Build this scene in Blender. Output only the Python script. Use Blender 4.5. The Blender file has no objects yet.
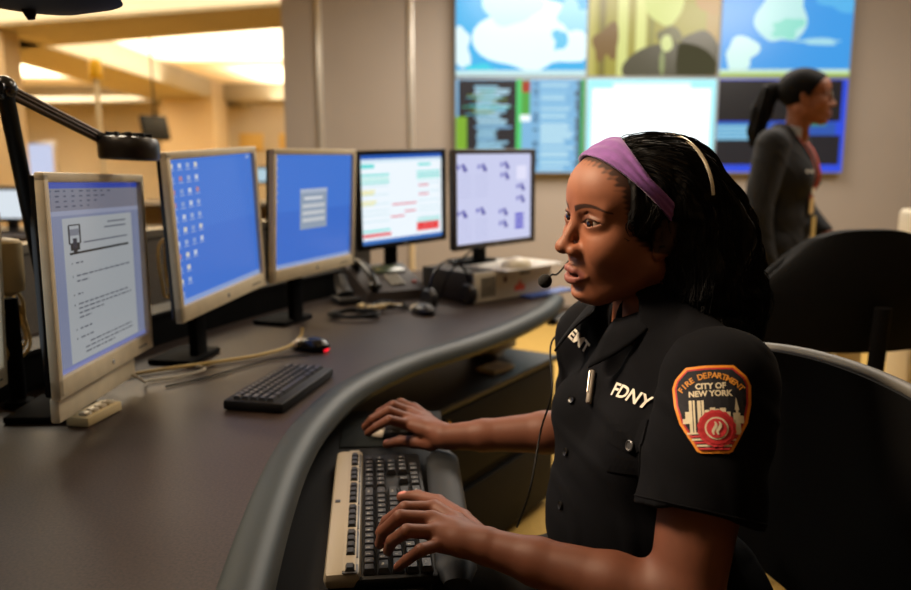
import bpy, bmesh, math, random
import numpy as np
from mathutils import Vector, Matrix, Euler
from mathutils.bvhtree import BVHTree
random.seed(7); rng = np.random.default_rng(7)
SC = bpy.context.scene; COL = SC.collection
R = math.radians; PI = math.pi
CAMH = 1.22; PITCH = R(9.6); FPX = 810.0
# ---------------- camera ----------------
cd = bpy.data.cameras.new('camera'); cam = bpy.data.objects.new('camera', cd); COL.objects.link(cam)
cam.location = (0, 0, CAMH); cam.rotation_euler = (PI/2 - PITCH, 0, 0)
cd.sensor_width = 36.0; cd.lens = 36.0*FPX/911.0; cd.clip_start = 0.05
cd.dof.use_dof = True; cd.dof.focus_distance = 1.06; cd.dof.aperture_fstop = 3.2
SC.camera = cam
# ---------------- world, exposure ----------------
w = bpy.data.worlds.new('world'); SC.world = w; w.use_nodes = True
w.node_tree.nodes['Background'].inputs[0].default_value = (1.0, .8, .6, 1)
w.node_tree.nodes['Background'].inputs[1].default_value = 0.012
SC.view_settings.view_transform = 'Standard'; SC.view_settings.look = 'None'
SC.view_settings.exposure = 0.0; SC.view_settings.gamma = 1.0; SC.view_settings.use_curve_mapping = False
SC.cycles.use_denoising = True
# ---------------- large lights ----------------
def area(name, loc, target, size, power, col, sy=None, spread=180):
    l = bpy.data.lights.new(name, 'AREA'); l.size = size; l.energy = power; l.color = col
    if sy: l.shape = 'RECTANGLE'; l.size_y = sy
    l.spread = R(spread)
    o = bpy.data.objects.new(name, l); COL.objects.link(o); o.location = loc
    d = Vector(target) - Vector(loc); o.rotation_euler = d.to_track_quat('-Z', 'Y').to_euler()
    return o
WARM = (1.0, .76, .52)
area('key_light_console', (-1.0, 1.15, 2.2), (.13, 1.13, 1.15), .4, 8.6, WARM, spread=66)          # added key from the left front, narrowed onto the face, hung below the ceiling
area('fill_light_operator', (-.15, .15, 2.55), (-.1, 1.3, .9), .6, 1.5, WARM)  # unseen fill added above the viewpoint for bezels, cheek and hands
area('fill_light_bezels', (.75, 2.2, 2.65), (-.4, 1.9, .9), .6, 12, (1, .84, .64))  # added from the right to brighten the monitor bezels
area('ceiling_light_room', (.9, 4.6, 2.62), (.9, 4.6, 0), 1.6, 100, (1, .90, .78))
area('ceiling_light_aisle', (2.6, 3.6, 2.62), (2.4, 4.6, 0), 1.0, 45, (1, .90, .78))
area('ceiling_light_left', (-1.8, 3.6, 2.62), (-1.6, 3.2, 0), 1.0, 45, (1, .88, .70))

def unproj(x, y, d):
    u = (x-455.5)/FPX; v = (295-y)/FPX
    return Vector((u*d, (math.cos(PITCH)+v*math.sin(PITCH))*d, CAMH+(-math.sin(PITCH)+v*math.cos(PITCH))*d))
def on_z(x, y, z):
    p = unproj(x, y, 1.0) - Vector((0, 0, CAMH)); t = (z-CAMH)/p.z
    return Vector((p.x*t, p.y*t, z))
# ---------------- materials ----------------
def lin(c):
    if isinstance(c, str): c = [int(c[i:i+2], 16)/255 for i in (0, 2, 4)]
    return tuple((x/12.92 if x <= .04045 else ((x+.055)/1.055)**2.4) for x in c)
MATS = {}
def mat(name, c, rough=.5, metal=0.0, spec=.5, noise=None, bump=None, emit=0, coat=0, sheen=0, alpha=1, col2=None):
    """noise=(scale, amount) varies the colour; bump=(scale, strength, distance)"""
    if name in MATS: return MATS[name]
    m = bpy.data.materials.new(name); m.use_nodes = True; nt = m.node_tree
    b = nt.nodes['Principled BSDF']; c = lin(c)
    b.inputs['Base Color'].default_value = (*c, 1); b.inputs['Roughness'].default_value = rough
    b.inputs['Metallic'].default_value = metal; b.inputs['Specular IOR Level'].default_value = spec
    b.inputs['Coat Weight'].default_value = coat; b.inputs['Sheen Weight'].default_value = sheen
    if emit:
        b.inputs['Emission Color'].default_value = (*c, 1); b.inputs['Emission Strength'].default_value = emit
        b.inputs['Base Color'].default_value = (0.01, 0.01, 0.01, 1)
    tc = nt.nodes.new('ShaderNodeTexCoord')
    if noise:
        n = nt.nodes.new('ShaderNodeTexNoise'); n.inputs['Scale'].default_value = noise[0]; n.inputs['Detail'].default_value = 4
        nt.links.new(tc.outputs['Object'], n.inputs['Vector'])
        r = nt.nodes.new('ShaderNodeValToRGB'); a = noise[1]
        c2 = lin(col2) if col2 else tuple(min(1, x*(1+a)) for x in c)
        r.color_ramp.elements[0].position = .35; r.color_ramp.elements[1].position = .65
        r.color_ramp.elements[0].color = (*(tuple(x*(1-a) for x in c) if not col2 else c), 1); r.color_ramp.elements[1].color = (*c2, 1)
        nt.links.new(n.outputs['Fac'], r.inputs['Fac']); nt.links.new(r.outputs['Color'], b.inputs['Base Color'])
    if bump:
        n = nt.nodes.new('ShaderNodeTexNoise'); n.inputs['Scale'].default_value = bump[0]; n.inputs['Detail'].default_value = 3
        nt.links.new(tc.outputs['Object'], n.inputs['Vector'])
        bp = nt.nodes.new('ShaderNodeBump'); bp.inputs['Strength'].default_value = bump[1]; bp.inputs['Distance'].default_value = bump[2]
        nt.links.new(n.outputs['Fac'], bp.inputs['Height']); nt.links.new(bp.outputs['Normal'], b.inputs['Normal'])
    MATS[name] = m
    return m
def glow(c, s=1.0):
    """a colour shown on a lit screen"""
    n = 'screen_%s_%.2f' % (c, s)
    if n in MATS: return MATS[n]
    return mat(n, c, rough=.25, emit=s)
# ---------------- mesh builder ----------------
class B:
    def __init__(s): s.v = []; s.f = []; s.mi = []; s.sm = []
    def add(s, vs, fs, m=0, smooth=False, M=None):
        k = len(s.v)
        s.v += [tuple(M @ Vector(p)) if M else tuple(p) for p in vs]
        for f in fs: s.f.append(tuple(i+k for i in f)); s.mi.append(m); s.sm.append(smooth)
        return s
    def bm(s, bm_, m=0, smooth=False, M=None):
        bm_.verts.index_update()
        s.add([v.co.copy() for v in bm_.verts], [[v.index for v in f.verts] for f in bm_.faces], m, smooth, M); bm_.free(); return s
    def box(s, c, d, bev=0, m=0, M=None, seg=2, rot=None):
        b_ = bmesh.new(); bmesh.ops.create_cube(b_, size=1)
        for v in b_.verts: v.co = Vector((v.co.x*d[0], v.co.y*d[1], v.co.z*d[2]))
        if bev: bmesh.ops.bevel(b_, geom=list(b_.edges), offset=min(bev, min(d)*.49), segments=seg, affect='EDGES', profile=.5)
        T = Matrix.Translation(c) @ (Euler(rot).to_matrix().to_4x4() if rot else Matrix())
        return s.bm(b_, m, bev > 0, (M @ T) if M else T)
    def quad(s, a, b, c, d, m=0): return s.add([a, b, c, d], [(0, 1, 2, 3)], m)
    def tube(s, pts, r, m=0, n=10, cap=True, closed=False, flat=None):
        pts = [Vector(p) for p in pts]; N = len(pts); rr = r if hasattr(r, '__len__') else [r]*N
        vs = []; fs = []; up = Vector((0, 0, 1)); prev = None
        for i, p in enumerate(pts):
            t = (pts[(i+1) % N] - pts[i-1]) if closed else (pts[min(i+1, N-1)] - pts[max(i-1, 0)])
            t = t.normalized() if t.length > 1e-9 else Vector((0, 0, 1))
            if prev is None:
                a = t.cross(up) if abs(t.dot(up)) < .95 else t.cross(Vector((1, 0, 0)))
            else: a = prev - t*prev.dot(t)
            a.normalize(); b = t.cross(a); prev = a
            for j in range(n):
                q = 2*PI*j/n; vs.append(p + a*math.cos(q)*rr[i] + b*math.sin(q)*rr[i]*(flat or 1))
        L = N if closed else N-1
        for i in range(L):
            for j in range(n):
                i2 = (i+1) % N
                fs.append((i*n+j, i*n+(j+1) % n, i2*n+(j+1) % n, i2*n+j))
        if cap and not closed: fs.append(tuple(range(n))[::-1]); fs.append(tuple((N-1)*n+j for j in range(n)))
        return s.add(vs, fs, m, True)
    def lathe(s, prof, m=0, n=32, M=None, smooth=True):
        """prof: (r, z) pairs turned about z"""
        vs = []; fs = []; K = len(prof)
        for r, z in prof:
            for j in range(n):
                q = 2*PI*j/n; vs.append((r*math.cos(q), r*math.sin(q), z))
        for i in range(K-1):
            for j in range(n): fs.append((i*n+j, i*n+(j+1) % n, (i+1)*n+(j+1) % n, (i+1)*n+j))
        if prof[0][0] > 1e-6: fs.append(tuple(range(n))[::-1])
        if prof[-1][0] > 1e-6: fs.append(tuple((K-1)*n+j for j in range(n)))
        return s.add(vs, fs, m, smooth, M)
    def prism(s, poly, z0, z1, m=0, M=None):
        n = len(poly); vs = [(p[0], p[1], z0) for p in poly]+[(p[0], p[1], z1) for p in poly]
        fs = [tuple(range(n))[::-1], tuple(range(n, 2*n))]+[(i, (i+1) % n, n+(i+1) % n, n+i) for i in range(n)]
        return s.add(vs, fs, m, False, M)
    def ball(s, c, r, m=0, seg=16, M=None):
        b_ = bmesh.new(); bmesh.ops.create_uvsphere(b_, u_segments=seg, v_segments=max(6, seg//2), radius=1)
        r = r if hasattr(r, '__len__') else (r, r, r)
        for v in b_.verts: v.co = Vector((v.co.x*r[0], v.co.y*r[1], v.co.z*r[2]))+Vector(c)
        return s.bm(b_, m, True, M)
def obj(name, b, mats, parent=None, M=None, autosmooth=True):
    me = bpy.data.meshes.new(name); me.from_pydata([tuple(p) for p in b.v], [], b.f)
    for m in (mats if isinstance(mats, (list, tuple)) else [mats]): me.materials.append(m)
    me.polygons.foreach_set('material_index', b.mi); me.polygons.foreach_set('use_smooth', b.sm); me.update()
    bm_ = bmesh.new(); bm_.from_mesh(me); bmesh.ops.recalc_face_normals(bm_, faces=bm_.faces) if len(bm_.faces) < 60000 else None
    bm_.to_mesh(me); bm_.free()
    if any(b.sm) and autosmooth: me.set_sharp_from_angle(angle=R(38))
    o = bpy.data.objects.new(name, me); COL.objects.link(o)
    if parent: o.parent = parent
    if M is not None: o.matrix_local = M
    return o
def tag(o, label=None, cat=None, group=None, kind=None):
    for k, v in (('label', label), ('category', cat), ('group', group), ('kind', kind)):
        if v: o[k] = v
    return o
def thing(name, label, cat, M=None, group=None):
    o = bpy.data.objects.new(name, None); COL.objects.link(o); o.empty_display_size = .02
    if M is not None: o.matrix_world = M
    return tag(o, label, cat, group)
def struct(name, b, mats): return tag(obj(name, b, mats), kind='structure')
def TR(loc, rz=0, rx=0, ry=0): return Matrix.Translation(loc) @ Euler((rx, ry, rz)).to_matrix().to_4x4()
def copy_tree(o, parent=None):
    c = o.copy(); COL.objects.link(c)
    if parent: c.parent = parent
    for ch in list(o.children): copy_tree(ch, c)
    return c
def spline(pts, n=8, closed=False):
    """Catmull-Rom through pts"""
    P = [Vector(p) for p in pts]; out = []; N = len(P)
    for i in range(N if closed else N-1):
        g = lambda k: P[k % N] if closed else P[max(0, min(N-1, k))]
        a, b, c, d = g(i-1), g(i), g(i+1), g(i+2)
        for k in range(n):
            t = k/n; out.append(.5*((2*b)+(c-a)*t+(2*a-5*b+4*c-d)*t*t+(3*b-a-3*c+d)*t**3))
    if not closed: out.append(P[-1])
    return out
# ================= the setting =================
m_wall = mat('painted_wall', '9a9189', .85, noise=(1.2, .04), bump=(60, .1, .002))
m_warmwall = mat('warm_wall', 'cbbda4', .9, noise=(.6, .05))
m_beam = mat('beam_paint', '9b927f', .85, noise=(1.0, .04))
m_ceil = mat('ceiling_paint', 'efe6d2', .9, noise=(.5, .03))
m_floor = mat('yellow_carpet', 'b8964c', .9, noise=(90, .12), bump=(300, .4, .004))
m_strip = mat('steel_strip', 'd8d4cc', .3, .6)
XL, XR, YB = -14.0, 5.0, 6.1
b = B(); b.box((-4.5, 10, -.05), (19.4, 27, .1)); struct('floor', b, m_floor)
b = B(); b.box((1.86, YB+.12, 1.5), (6.24, .24, 3.0)); struct('wall_back', b, m_wall)
b = B(); b.box((XR+.1, 1.7, 1.5), (.2, 9, 3.0)); struct('wall_right', b, m_wall)
b = B(); b.box((-4.5, 23.1, 1.5), (19.4, .2, 3.0)); struct('wall_far', b, m_warmwall)
b = B(); b.box((XL-.1, 10, 1.5), (.2, 27, 3.0)); struct('wall_left', b, m_warmwall)
b = B(); b.box((-4.5, -3.1, 1.5), (19.4, .2, 3.0)); struct('wall_front', b, m_wall)
b = B(); b.box((-4.5, 10, 3.05), (19.4, 27, .1)); struct('ceiling', b, m_ceil)
# upright steel strips between the wall panels
for i, x in enumerate((322, 412)):
    X = (x-455.5)/FPX*6.0
    b = B(); b.box((X, YB-.012, 1.5), (.035, .024, 3.0), .004); struct('trim_%d' % (i+1), b, m_strip)
b = B(); b.box((1.86, YB-.01, .05), (6.24, .02, .1)); struct('baseboard_back', b, mat('base_rubber', '3b3026', .6))
# dropped beams of the coffered ceiling (undersides at 2.6 m), plan shapes on real axes
def beam(n, pix, z=2.6):
    P = [on_z(x, y, z) for x, y in pix]
    b = B(); b.prism([(p.x, p.y) for p in P], z, 3.0); struct('trim_%d' % n, b, m_beam)
beam(3, [(-60, 30), (300, 4), (300, 27), (-60, 55)])
beam(4, [(-30, 50), (22, 40), (222, 101), (165, 104)])
beam(5, [(-60, 103), (300, 100), (300, 104), (-60, 108)])
beam(6, [(214, 101), (232, 101), (292, 121), (268, 123)])
beam(7, [(-60, 121), (300, 121), (300, 124), (-60, 126)])
# columns
m_col = mat('column_paint', 'b9a78c', .85, noise=(1, .03))
for n, (x0, x1, d) in enumerate(((163, 215, 19.0), (-18, 13, 9.0))):
    a = unproj(x0, 158, d); c = unproj(x1, 158, d); wd = c.x-a.x
    b = B(); b.box(((a.x+c.x)/2, a.y+wd/2, 1.5), (wd, wd, 3.0)); struct('trim_%d' % (8+n), b, m_col)
# window in the far wall: bluish daylight
a = unproj(24, 176, 22.5); c = unproj(51, 144, 22.5)
b = B(); b.box(((a.x+c.x)/2, 22.97, (a.z+c.z)/2), (c.x-a.x+.2, .06, c.z-a.z+.2), .01)
wn = struct('window_1', b, m_strip)
b = B(); b.box(((a.x+c.x)/2, 22.93, (a.z+c.z)/2), (c.x-a.x, .02, c.z-a.z)); obj('pane', b, glow('c3cdea', 1.0), wn)
# lights that wash the coffers from the beam tops
area('cove_light', (-4.2, 11.0, 2.63), (-4.2, 11.0, 3), 7.0, 1000, (1, .86, .66), sy=9)
area('cove_light', (-8.5, 15.0, 2.63), (-8.5, 15.0, 3), 4, 750, (1, .86, .66), sy=7)
area('cove_light', (-2.0, 18.5, 2.63), (-2.0, 18.5, 3), 5, 420, (1, .86, .66), sy=4)
area('fill_light_far', (-8.5, 21.2, 2.75), (-8.5, 21.3, 0), 8.0, 520, (1, .88, .70), sy=1.5)  # unseen lamp added to brighten the far left walls

# ---------------- the wall of screens ----------------
SW, SH = .949, .675
def screen_unit(ix, iz, label, paint):
    cx = -.005+ (ix+.5)*SW; top = 1.107+2*SH+.04; cz = 1.107+(iz+.5)*(SH+.01)
    t = thing('wall_screen', label, 'screen', TR((cx, YB, cz)), 'screens of the video wall')
    b = B(); b.box((0, -.04, 0), (SW-.002, .08, SH+.008), .004); obj('casing', b, mat('screen_casing', '8f98a0', .5), t)
    b = B(); mats = []
    def q(x0, z0, x1, z1, c, s=1.0, L=1):
        m = glow(c, s)
        if m not in mats: mats.append(m)
        y = -.081-.0006*L
        W, Hh = SW-.016, SH-.012
        b.quad((x0*W-W/2, y, z0*Hh-Hh/2), (x1*W-W/2, y, z0*Hh-Hh/2), (x1*W-W/2, y, z1*Hh-Hh/2), (x0*W-W/2, y, z1*Hh-Hh/2), mats.index(m))
    def blob(cx_, cz_, rx, rz, c, s=1.0, L=2, jag=.12, seed=0):
        m = glow(c, s)
        if m not in mats: mats.append(m)
        rr = random.Random(seed); W, Hh = SW-.016, SH-.012; n = 40
        ph = [rr.uniform(0, 6.28) for _ in range(5)]; vs = []
        for k in range(n):
            a = 2*PI*k/n; f = 1+jag*sum(math.sin((j+2)*a+ph[j])/(j+1)**.5 for j in range(5))*.6
            x = min(.499, max(-.499, cx_-.5+rx*f*math.cos(a))); z = min(.499, max(-.499, cz_-.5+rz*f*math.sin(a)))
            vs.append((x*W, -.081-.0006*L, z*Hh))
        k0 = ((cx_-.5)*W, -.081-.0006*L, (cz_-.5)*Hh)
        b.add([k0]+vs, [(0, 1+i, 1+(i+1) % n) for i in range(n)], mats.index(m))
    paint(q, blob)
    obj('display', b, mats, t, autosmooth=False)
def p_map1(q, blob):
    q(0, 0, 1, 1, '38b4ee', 1.0, 0)
    blob(.60, .42, .40, .40, 'e4fbff', 1.1, 1, .2, 3); blob(.42, .72, .2, .2, 'c8f4fa', 1.05, 2, .2, 4)
    blob(.03, .30, .09, .2, 'e0f8fb', 1.05, 2, .2, 5); blob(.5, .93, .09, .1, '8fd8f5', 1.0, 3, .3, 6)
    blob(.8, .38, .05, .12, '62c8f0', 1, 3, .3, 7); blob(.93, .3, .05, .09, 'e8fdff', 1.05, 3, .2, 8)
    blob(.9, .62, .12, .16, '9fe0f6', 1, 3, .25, 9); blob(.2, .06, .13, .06, '35d3ea', 1, 3, .25, 10)
    q(0, 0, 1, .06, 'c9ecf0', 1.0, 4)
def p_video(q, blob):
    q(0, 0, 1, 1, 'a89f3e', .9, 0)
    for x0, x1, c in ((.0, .05, 'c0b860'), (.08, .13, '7f7430'), (.22, .3, 'd9de86'), (.36, .44, 'e0e48c'), (.46, .5, '8d8a3c'), (.9, 1, 'b0914e')): q(x0, 0, x1, 1, c, .95, 1)
    blob(.14, .35, .09, .2, '80602e', .9, 2, .3, 14)
    blob(.57, .86, .15, .34, 'cdd67c', 1.0, 2, .05, 11)            # a person's blurred head
    blob(.9, .84, .10, .2, 'b98f4c', .9, 2, .2, 12)
    blob(.64, .06, .36, .30, '54503a', .8, 3, .05, 13); blob(.84, .16, .17, .32, '54503a', .8, 3, .06, 15); blob(.62, .42, .09, .10, '6d6a3c', .85, 3, .1, 18)
    blob(.60, .34, .045, .09, 'cfd98c', 1.0, 4, .06, 16); blob(.57, .14, .02, .13, '8f9c60', .9, 4, .06, 17)
def p_map2(q, blob):
    q(0, 0, 1, 1, '3c9ce8', 1.0, 0)
    blob(.9, .86, .2, .2, '57b6ee', 1, 1, .2, 25)
    blob(.46, .62, .18, .3, 'b9e6e4', 1.05, 2, .22, 21); blob(.16, .24, .12, .18, 'ccf0ea', 1.05, 2, .2, 22)
    blob(.5, .5, .12, .1, '8fe0cf', 1.0, 3, .3, 23); blob(.75, .36, .18, .03, 'a5dcec', 1.0, 3, .3, 24)
    q(0, 0, 1, .07, 'c6e6d2', 1.0, 4); q(0, 0, 1, .03, 'b9d640', .9, 5)
def p_table(q, blob):
    rr = random.Random(5)
    q(0, 0, 1, 1, '7fb8e0', 1.0, 0); q(.02, .05, .47, .99, '3a3840', .5, 1); q(.0, .05, .085, .6, '84b832', .9, 2); q(0, .04, .085, .12, 'c03f2c', .9, 3)
    for i in range(26):
        z = .08+i*.033; x0 = .14+rr.uniform(0, .03); q(x0, z, rr.uniform(.3, .44), z+.024, rr.choice(['9ad0ea', 'b6dff2', '7fb4dc']), 1.0, 2)
    for i in range(14): q(.04+rr.random()*.3, .62+i*.02, .2+rr.random()*.25, .63+i*.02, rr.choice(['4bbf9a', '58c0d8', '9ab54a']), .9, 3)
    q(.47, 0, .51, 1, '52d070', 1.0, 3); q(.51, .62, .575, .99, '58b048', .9, 3); q(.51, .86, .575, .98, 'b5432e', .9, 4); q(.5, .55, .58, .62, 'f2fbff', 1.1, 5)
    for i in range(34):
        z = .03+i*.028
        q(.6, z, .64, z+.018, rr.choice(['5a88b4', '2d4a68', '86bbe0']), .9, 2); q(.66, z, rr.uniform(.84, .93), z+.02, rr.choice(['a5d6ee', 'c0e6f4', '8cc3e6']), 1.0, 2)
        q(rr.uniform(.92, .95), z, .985, z+.022, '5b5f6a', .6, 2)
    q(.97, 0, 1, 1, '3fb95a', .8, 5)
def p_white(q, blob):
    q(0, 0, 1, 1, 'a6eef6', 1.1, 0); q(.04, .05, .96, .9, 'f4feff', 1.35, 1); q(.2, .9, .8, .96, 'e9fbff', 1.2, 2)
def p_dark(q, blob):
    q(0, 0, 1, 1, '2b50e8', .9, 0); q(0, .55, .96, .99, '222127', .45, 1); q(0, .08, .97, .4, '2a2a33', .5, 1)
    q(0, .4, .93, .54, '2e5ec0', .8, 2); q(0, .35, .3, .52, '5fb0dc', .9, 3); q(.5, .5, .85, .53, '3f9a6a', .8, 3)
    for i in range(4): q(.0, .36+.04*i, .26, .375+.04*i, 'a5d8ee', .9, 4)
screen_unit(0, 1, 'blue wall screen with a pale map, upper left of the video wall', p_map1)
screen_unit(1, 1, 'wall screen showing a yellowish picture of a person in dark clothes', p_video)
screen_unit(2, 1, 'blue wall screen with a pale island map, above the standing woman', p_map2)
screen_unit(0, 0, 'wall screen with dark tables of text lines and a green stripe', p_table)
screen_unit(1, 0, 'blank white wall screen directly behind the seated woman', p_white)
screen_unit(2, 0, 'dark wall screen with blue bands behind the standing woman', p_dark)
# ================= console desk =================
m_lam = mat('speckled_laminate', '231a16', .48, spec=.35, noise=(260, .5), col2='3b2d25', bump=(400, .08, .0006))
m_rim = mat('rim_plastic', '272e2c', .50, spec=.35, bump=(500, .05, .0004))
m_black = mat('black_plastic', '0a0a0b', .55, spec=.25, noise=(20, .1))
m_blackm = mat('black_matt', '070708', .85, spec=.15)
m_blackg = mat('black_gloss', '101114', .22)
m_silver = mat('silver_plastic', 'd6c9ac', .45, .0, noise=(30, .05))
m_silver2 = mat('pale_silver_plastic', 'c9bda5', .4, .15)
m_beige = mat('beige_plastic', 'c8b487', .5)
m_cablew = mat('beige_cable', 'd2b878', .5)
m_metal = mat('brushed_metal', '9a958a', .3, .8)
m_dgrey = mat('dark_grey_plastic', '26262a', .4)
DZ = .75
RIM = [(-.12, .0), (-.15, .3), (-.18, .6), (-.207, .83), (-.229, 1.066), (-.238, 1.262), (-.229, 1.444), (-.19, 1.646), (-.09, 1.86), (.064, 2.072), (.185, 2.27), (.296, 2.497), (.352, 2.66), (.38, 2.78)]
rim_c = spline([(x, y, 0) for x, y in RIM], 6)
def offset(path, d):
    out = []
    for i, p in enumerate(path):
        t = (path[min(i+1, len(path)-1)]-path[max(i-1, 0)]).normalized(); out.append(p+Vector((-t.y, t.x, 0))*d)
    return out
desk = thing('console_desk', 'curved dark speckled console desk with a grey rounded front rim', 'desk', TR((-.7, 1.5, 0)))
inv = Matrix.Translation((.7, -1.5, 0))
inner = offset(rim_c, .058)
b = B()
poly = [(p.x, p.y) for p in inner]+[(.28, 3.05), (.1, 3.45), (-.6, 3.3), (-1.15, 2.7), (-1.42, 1.9), (-1.45, 0)]
b.prism(poly, DZ-.032, DZ, 0, inv); obj('worktop', b, m_lam, desk)
b = B(); prof = [(-.003, -.03), (0, .000), (.006, .0035), (.030, .0035), (.046, -.001), (.056, -.012), (.060, -.026), (.052, -.040), (.02, -.044), (-.003, -.042)]
vs = []; fs = []; n = len(prof)
for i, p in enumerate(inner):
    t = (inner[min(i+1, len(inner)-1)]-inner[max(i-1, 0)]).normalized(); nn = Vector((t.y, -t.x, 0))
    for a, z in prof: q = p+nn*a; vs.append((q.x, q.y, DZ+z))
for i in range(len(inner)-1):
    for j in range(n): fs.append((i*n+j, i*n+(j+1) % n, (i+1)*n+(j+1) % n, (i+1)*n+j))
fs += [tuple(range(n)), tuple((len(inner)-1)*n+j for j in range(n))[::-1]]
b.add(vs, fs, 0, True, inv); obj('front_rim', b, m_rim, desk)
# support column under the far end
b = B(); c = Vector((.10, 2.80, 0))
b.box((c.x, c.y, .36), (.07, .10, .71), .006, 0, inv, rot=(0, 0, R(-35))); b.box((c.x+.045, c.y-.05, .36), (.03, .05, .71), .004, 0, inv, rot=(0, 0, R(-35)))
obj('leg', b, m_metal, desk)
b = B(); b.box((c.x+.02, c.y-.03, .59), (.13, .16, .06), .012, 0, inv, rot=(0, 0, R(-35))); obj('leg_collar', b, mat('cream_paint', 'b3a37c', .5), desk)
for x, y in ((-1.35, .5), (-1.3, 1.9), (-.5, 3.1)):
    b = B(); b.box((x, y, .36), (.06, .06, .718), .006, 0, inv); obj('leg', b, m_blackm, desk)
# privacy panel standing along the rear of the desk
pn = B(); arc = spline([(-1.32, .1, 0), (-1.30, 1.2, 0), (-1.18, 2.1, 0), (-.86, 2.8, 0), (-.35, 3.22, 0)], 8)
o1 = offset(arc, .02); o2 = offset(arc, -.02)
def wallstrip(o1, o2, z0, z1, b, m=0):
    K = len(o1); vs = [(p.x, p.y, z) for p in o1 for z in (z0, z1)]+[(p.x, p.y, z) for p in o2 for z in (z0, z1)]
    fs = []
    for i in range(K-1):
        a, c, o = 2*i, 2*i+2, 2*K
        fs += [(a, c, c+1, a+1), (o+a, o+a+1, o+c+1, o+c), (a+1, c+1, o+c+1, o+a+1), (a, o+a, o+c, c)]
    fs += [(0, 1, 2*K+1, 2*K), (2*K-2, 4*K-2, 4*K-1, 2*K-1)]
    b.add(vs, fs, m)
panel = thing('privacy_panel', 'low grey fabric panel behind the row of monitors', 'panel', TR((-1.2, 1.9, DZ)))
pi_ = Matrix.Translation((1.2, -1.9, -DZ))
wallstrip([pi_ @ p for p in o1], [pi_ @ p for p in o2], .0, .22, pn); 
obj('panel_board', pn, mat('panel_fabric', '57524c', .9, noise=(200, .15)), panel)
pn = B(); wallstrip([pi_ @ p for p in offset(arc, .026)], [pi_ @ p for p in offset(arc, -.026)], .22, .245, pn); obj('top_rail', pn, m_metal, panel)

# drawer cabinet standing under the desk
cab = thing('drawer_cabinet', 'low black drawer cabinet standing under the desk', 'cabinet', TR((.045, 2.27, 0), R(57.3)))
b = B(); b.box((-.02, .22, .275), (1.2, .40, .49), .006); obj('body', b, mat('cabinet_black', '040404', .7, spec=.15, noise=(8, .15)), cab)
for k, z in enumerate((.16, .42)):
    b = B(); b.box((-.02, .014, z-.02), (1.17, .018, .225), .004); d = obj('drawer', b, mat('cabinet_front', '050505', .7, spec=.2), cab)
    b = B(); b.lathe([(0, .008), (.006, .008), (.008, .004), (.008, -.006)], 0, 16, TR((-.12, .003, z+.07), 0, PI/2)); tag(obj('lock', b, mat('brass', 'c59a52', .3, .9), d), 'small brass lock')
b = B(); b.box((-.02, .215, .53), (1.22, .43, .02), .005); obj('top_panel', b, mat('cabinet_top', '0b0b0d', .5), cab)
for x in (-.5, .46):
    for y in (.08, .36):
        b = B(); b.box((x, y, .015), (.05, .05, .03), .004); obj('foot', b, m_blackm, cab)
b = B(); b.box((0, 0, .006), (.11, .075, .012), .002); b.box((0, 0, .0125), (.106, .071, .001), 0, 1)
tag(obj('note_pad', b, [m_beige, mat('paper', 'd8ccb4', .8)], None, TR((.13, 2.56, .54), R(50))), 'small cream note pad lying on the black drawer cabinet', 'note pad')

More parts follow.
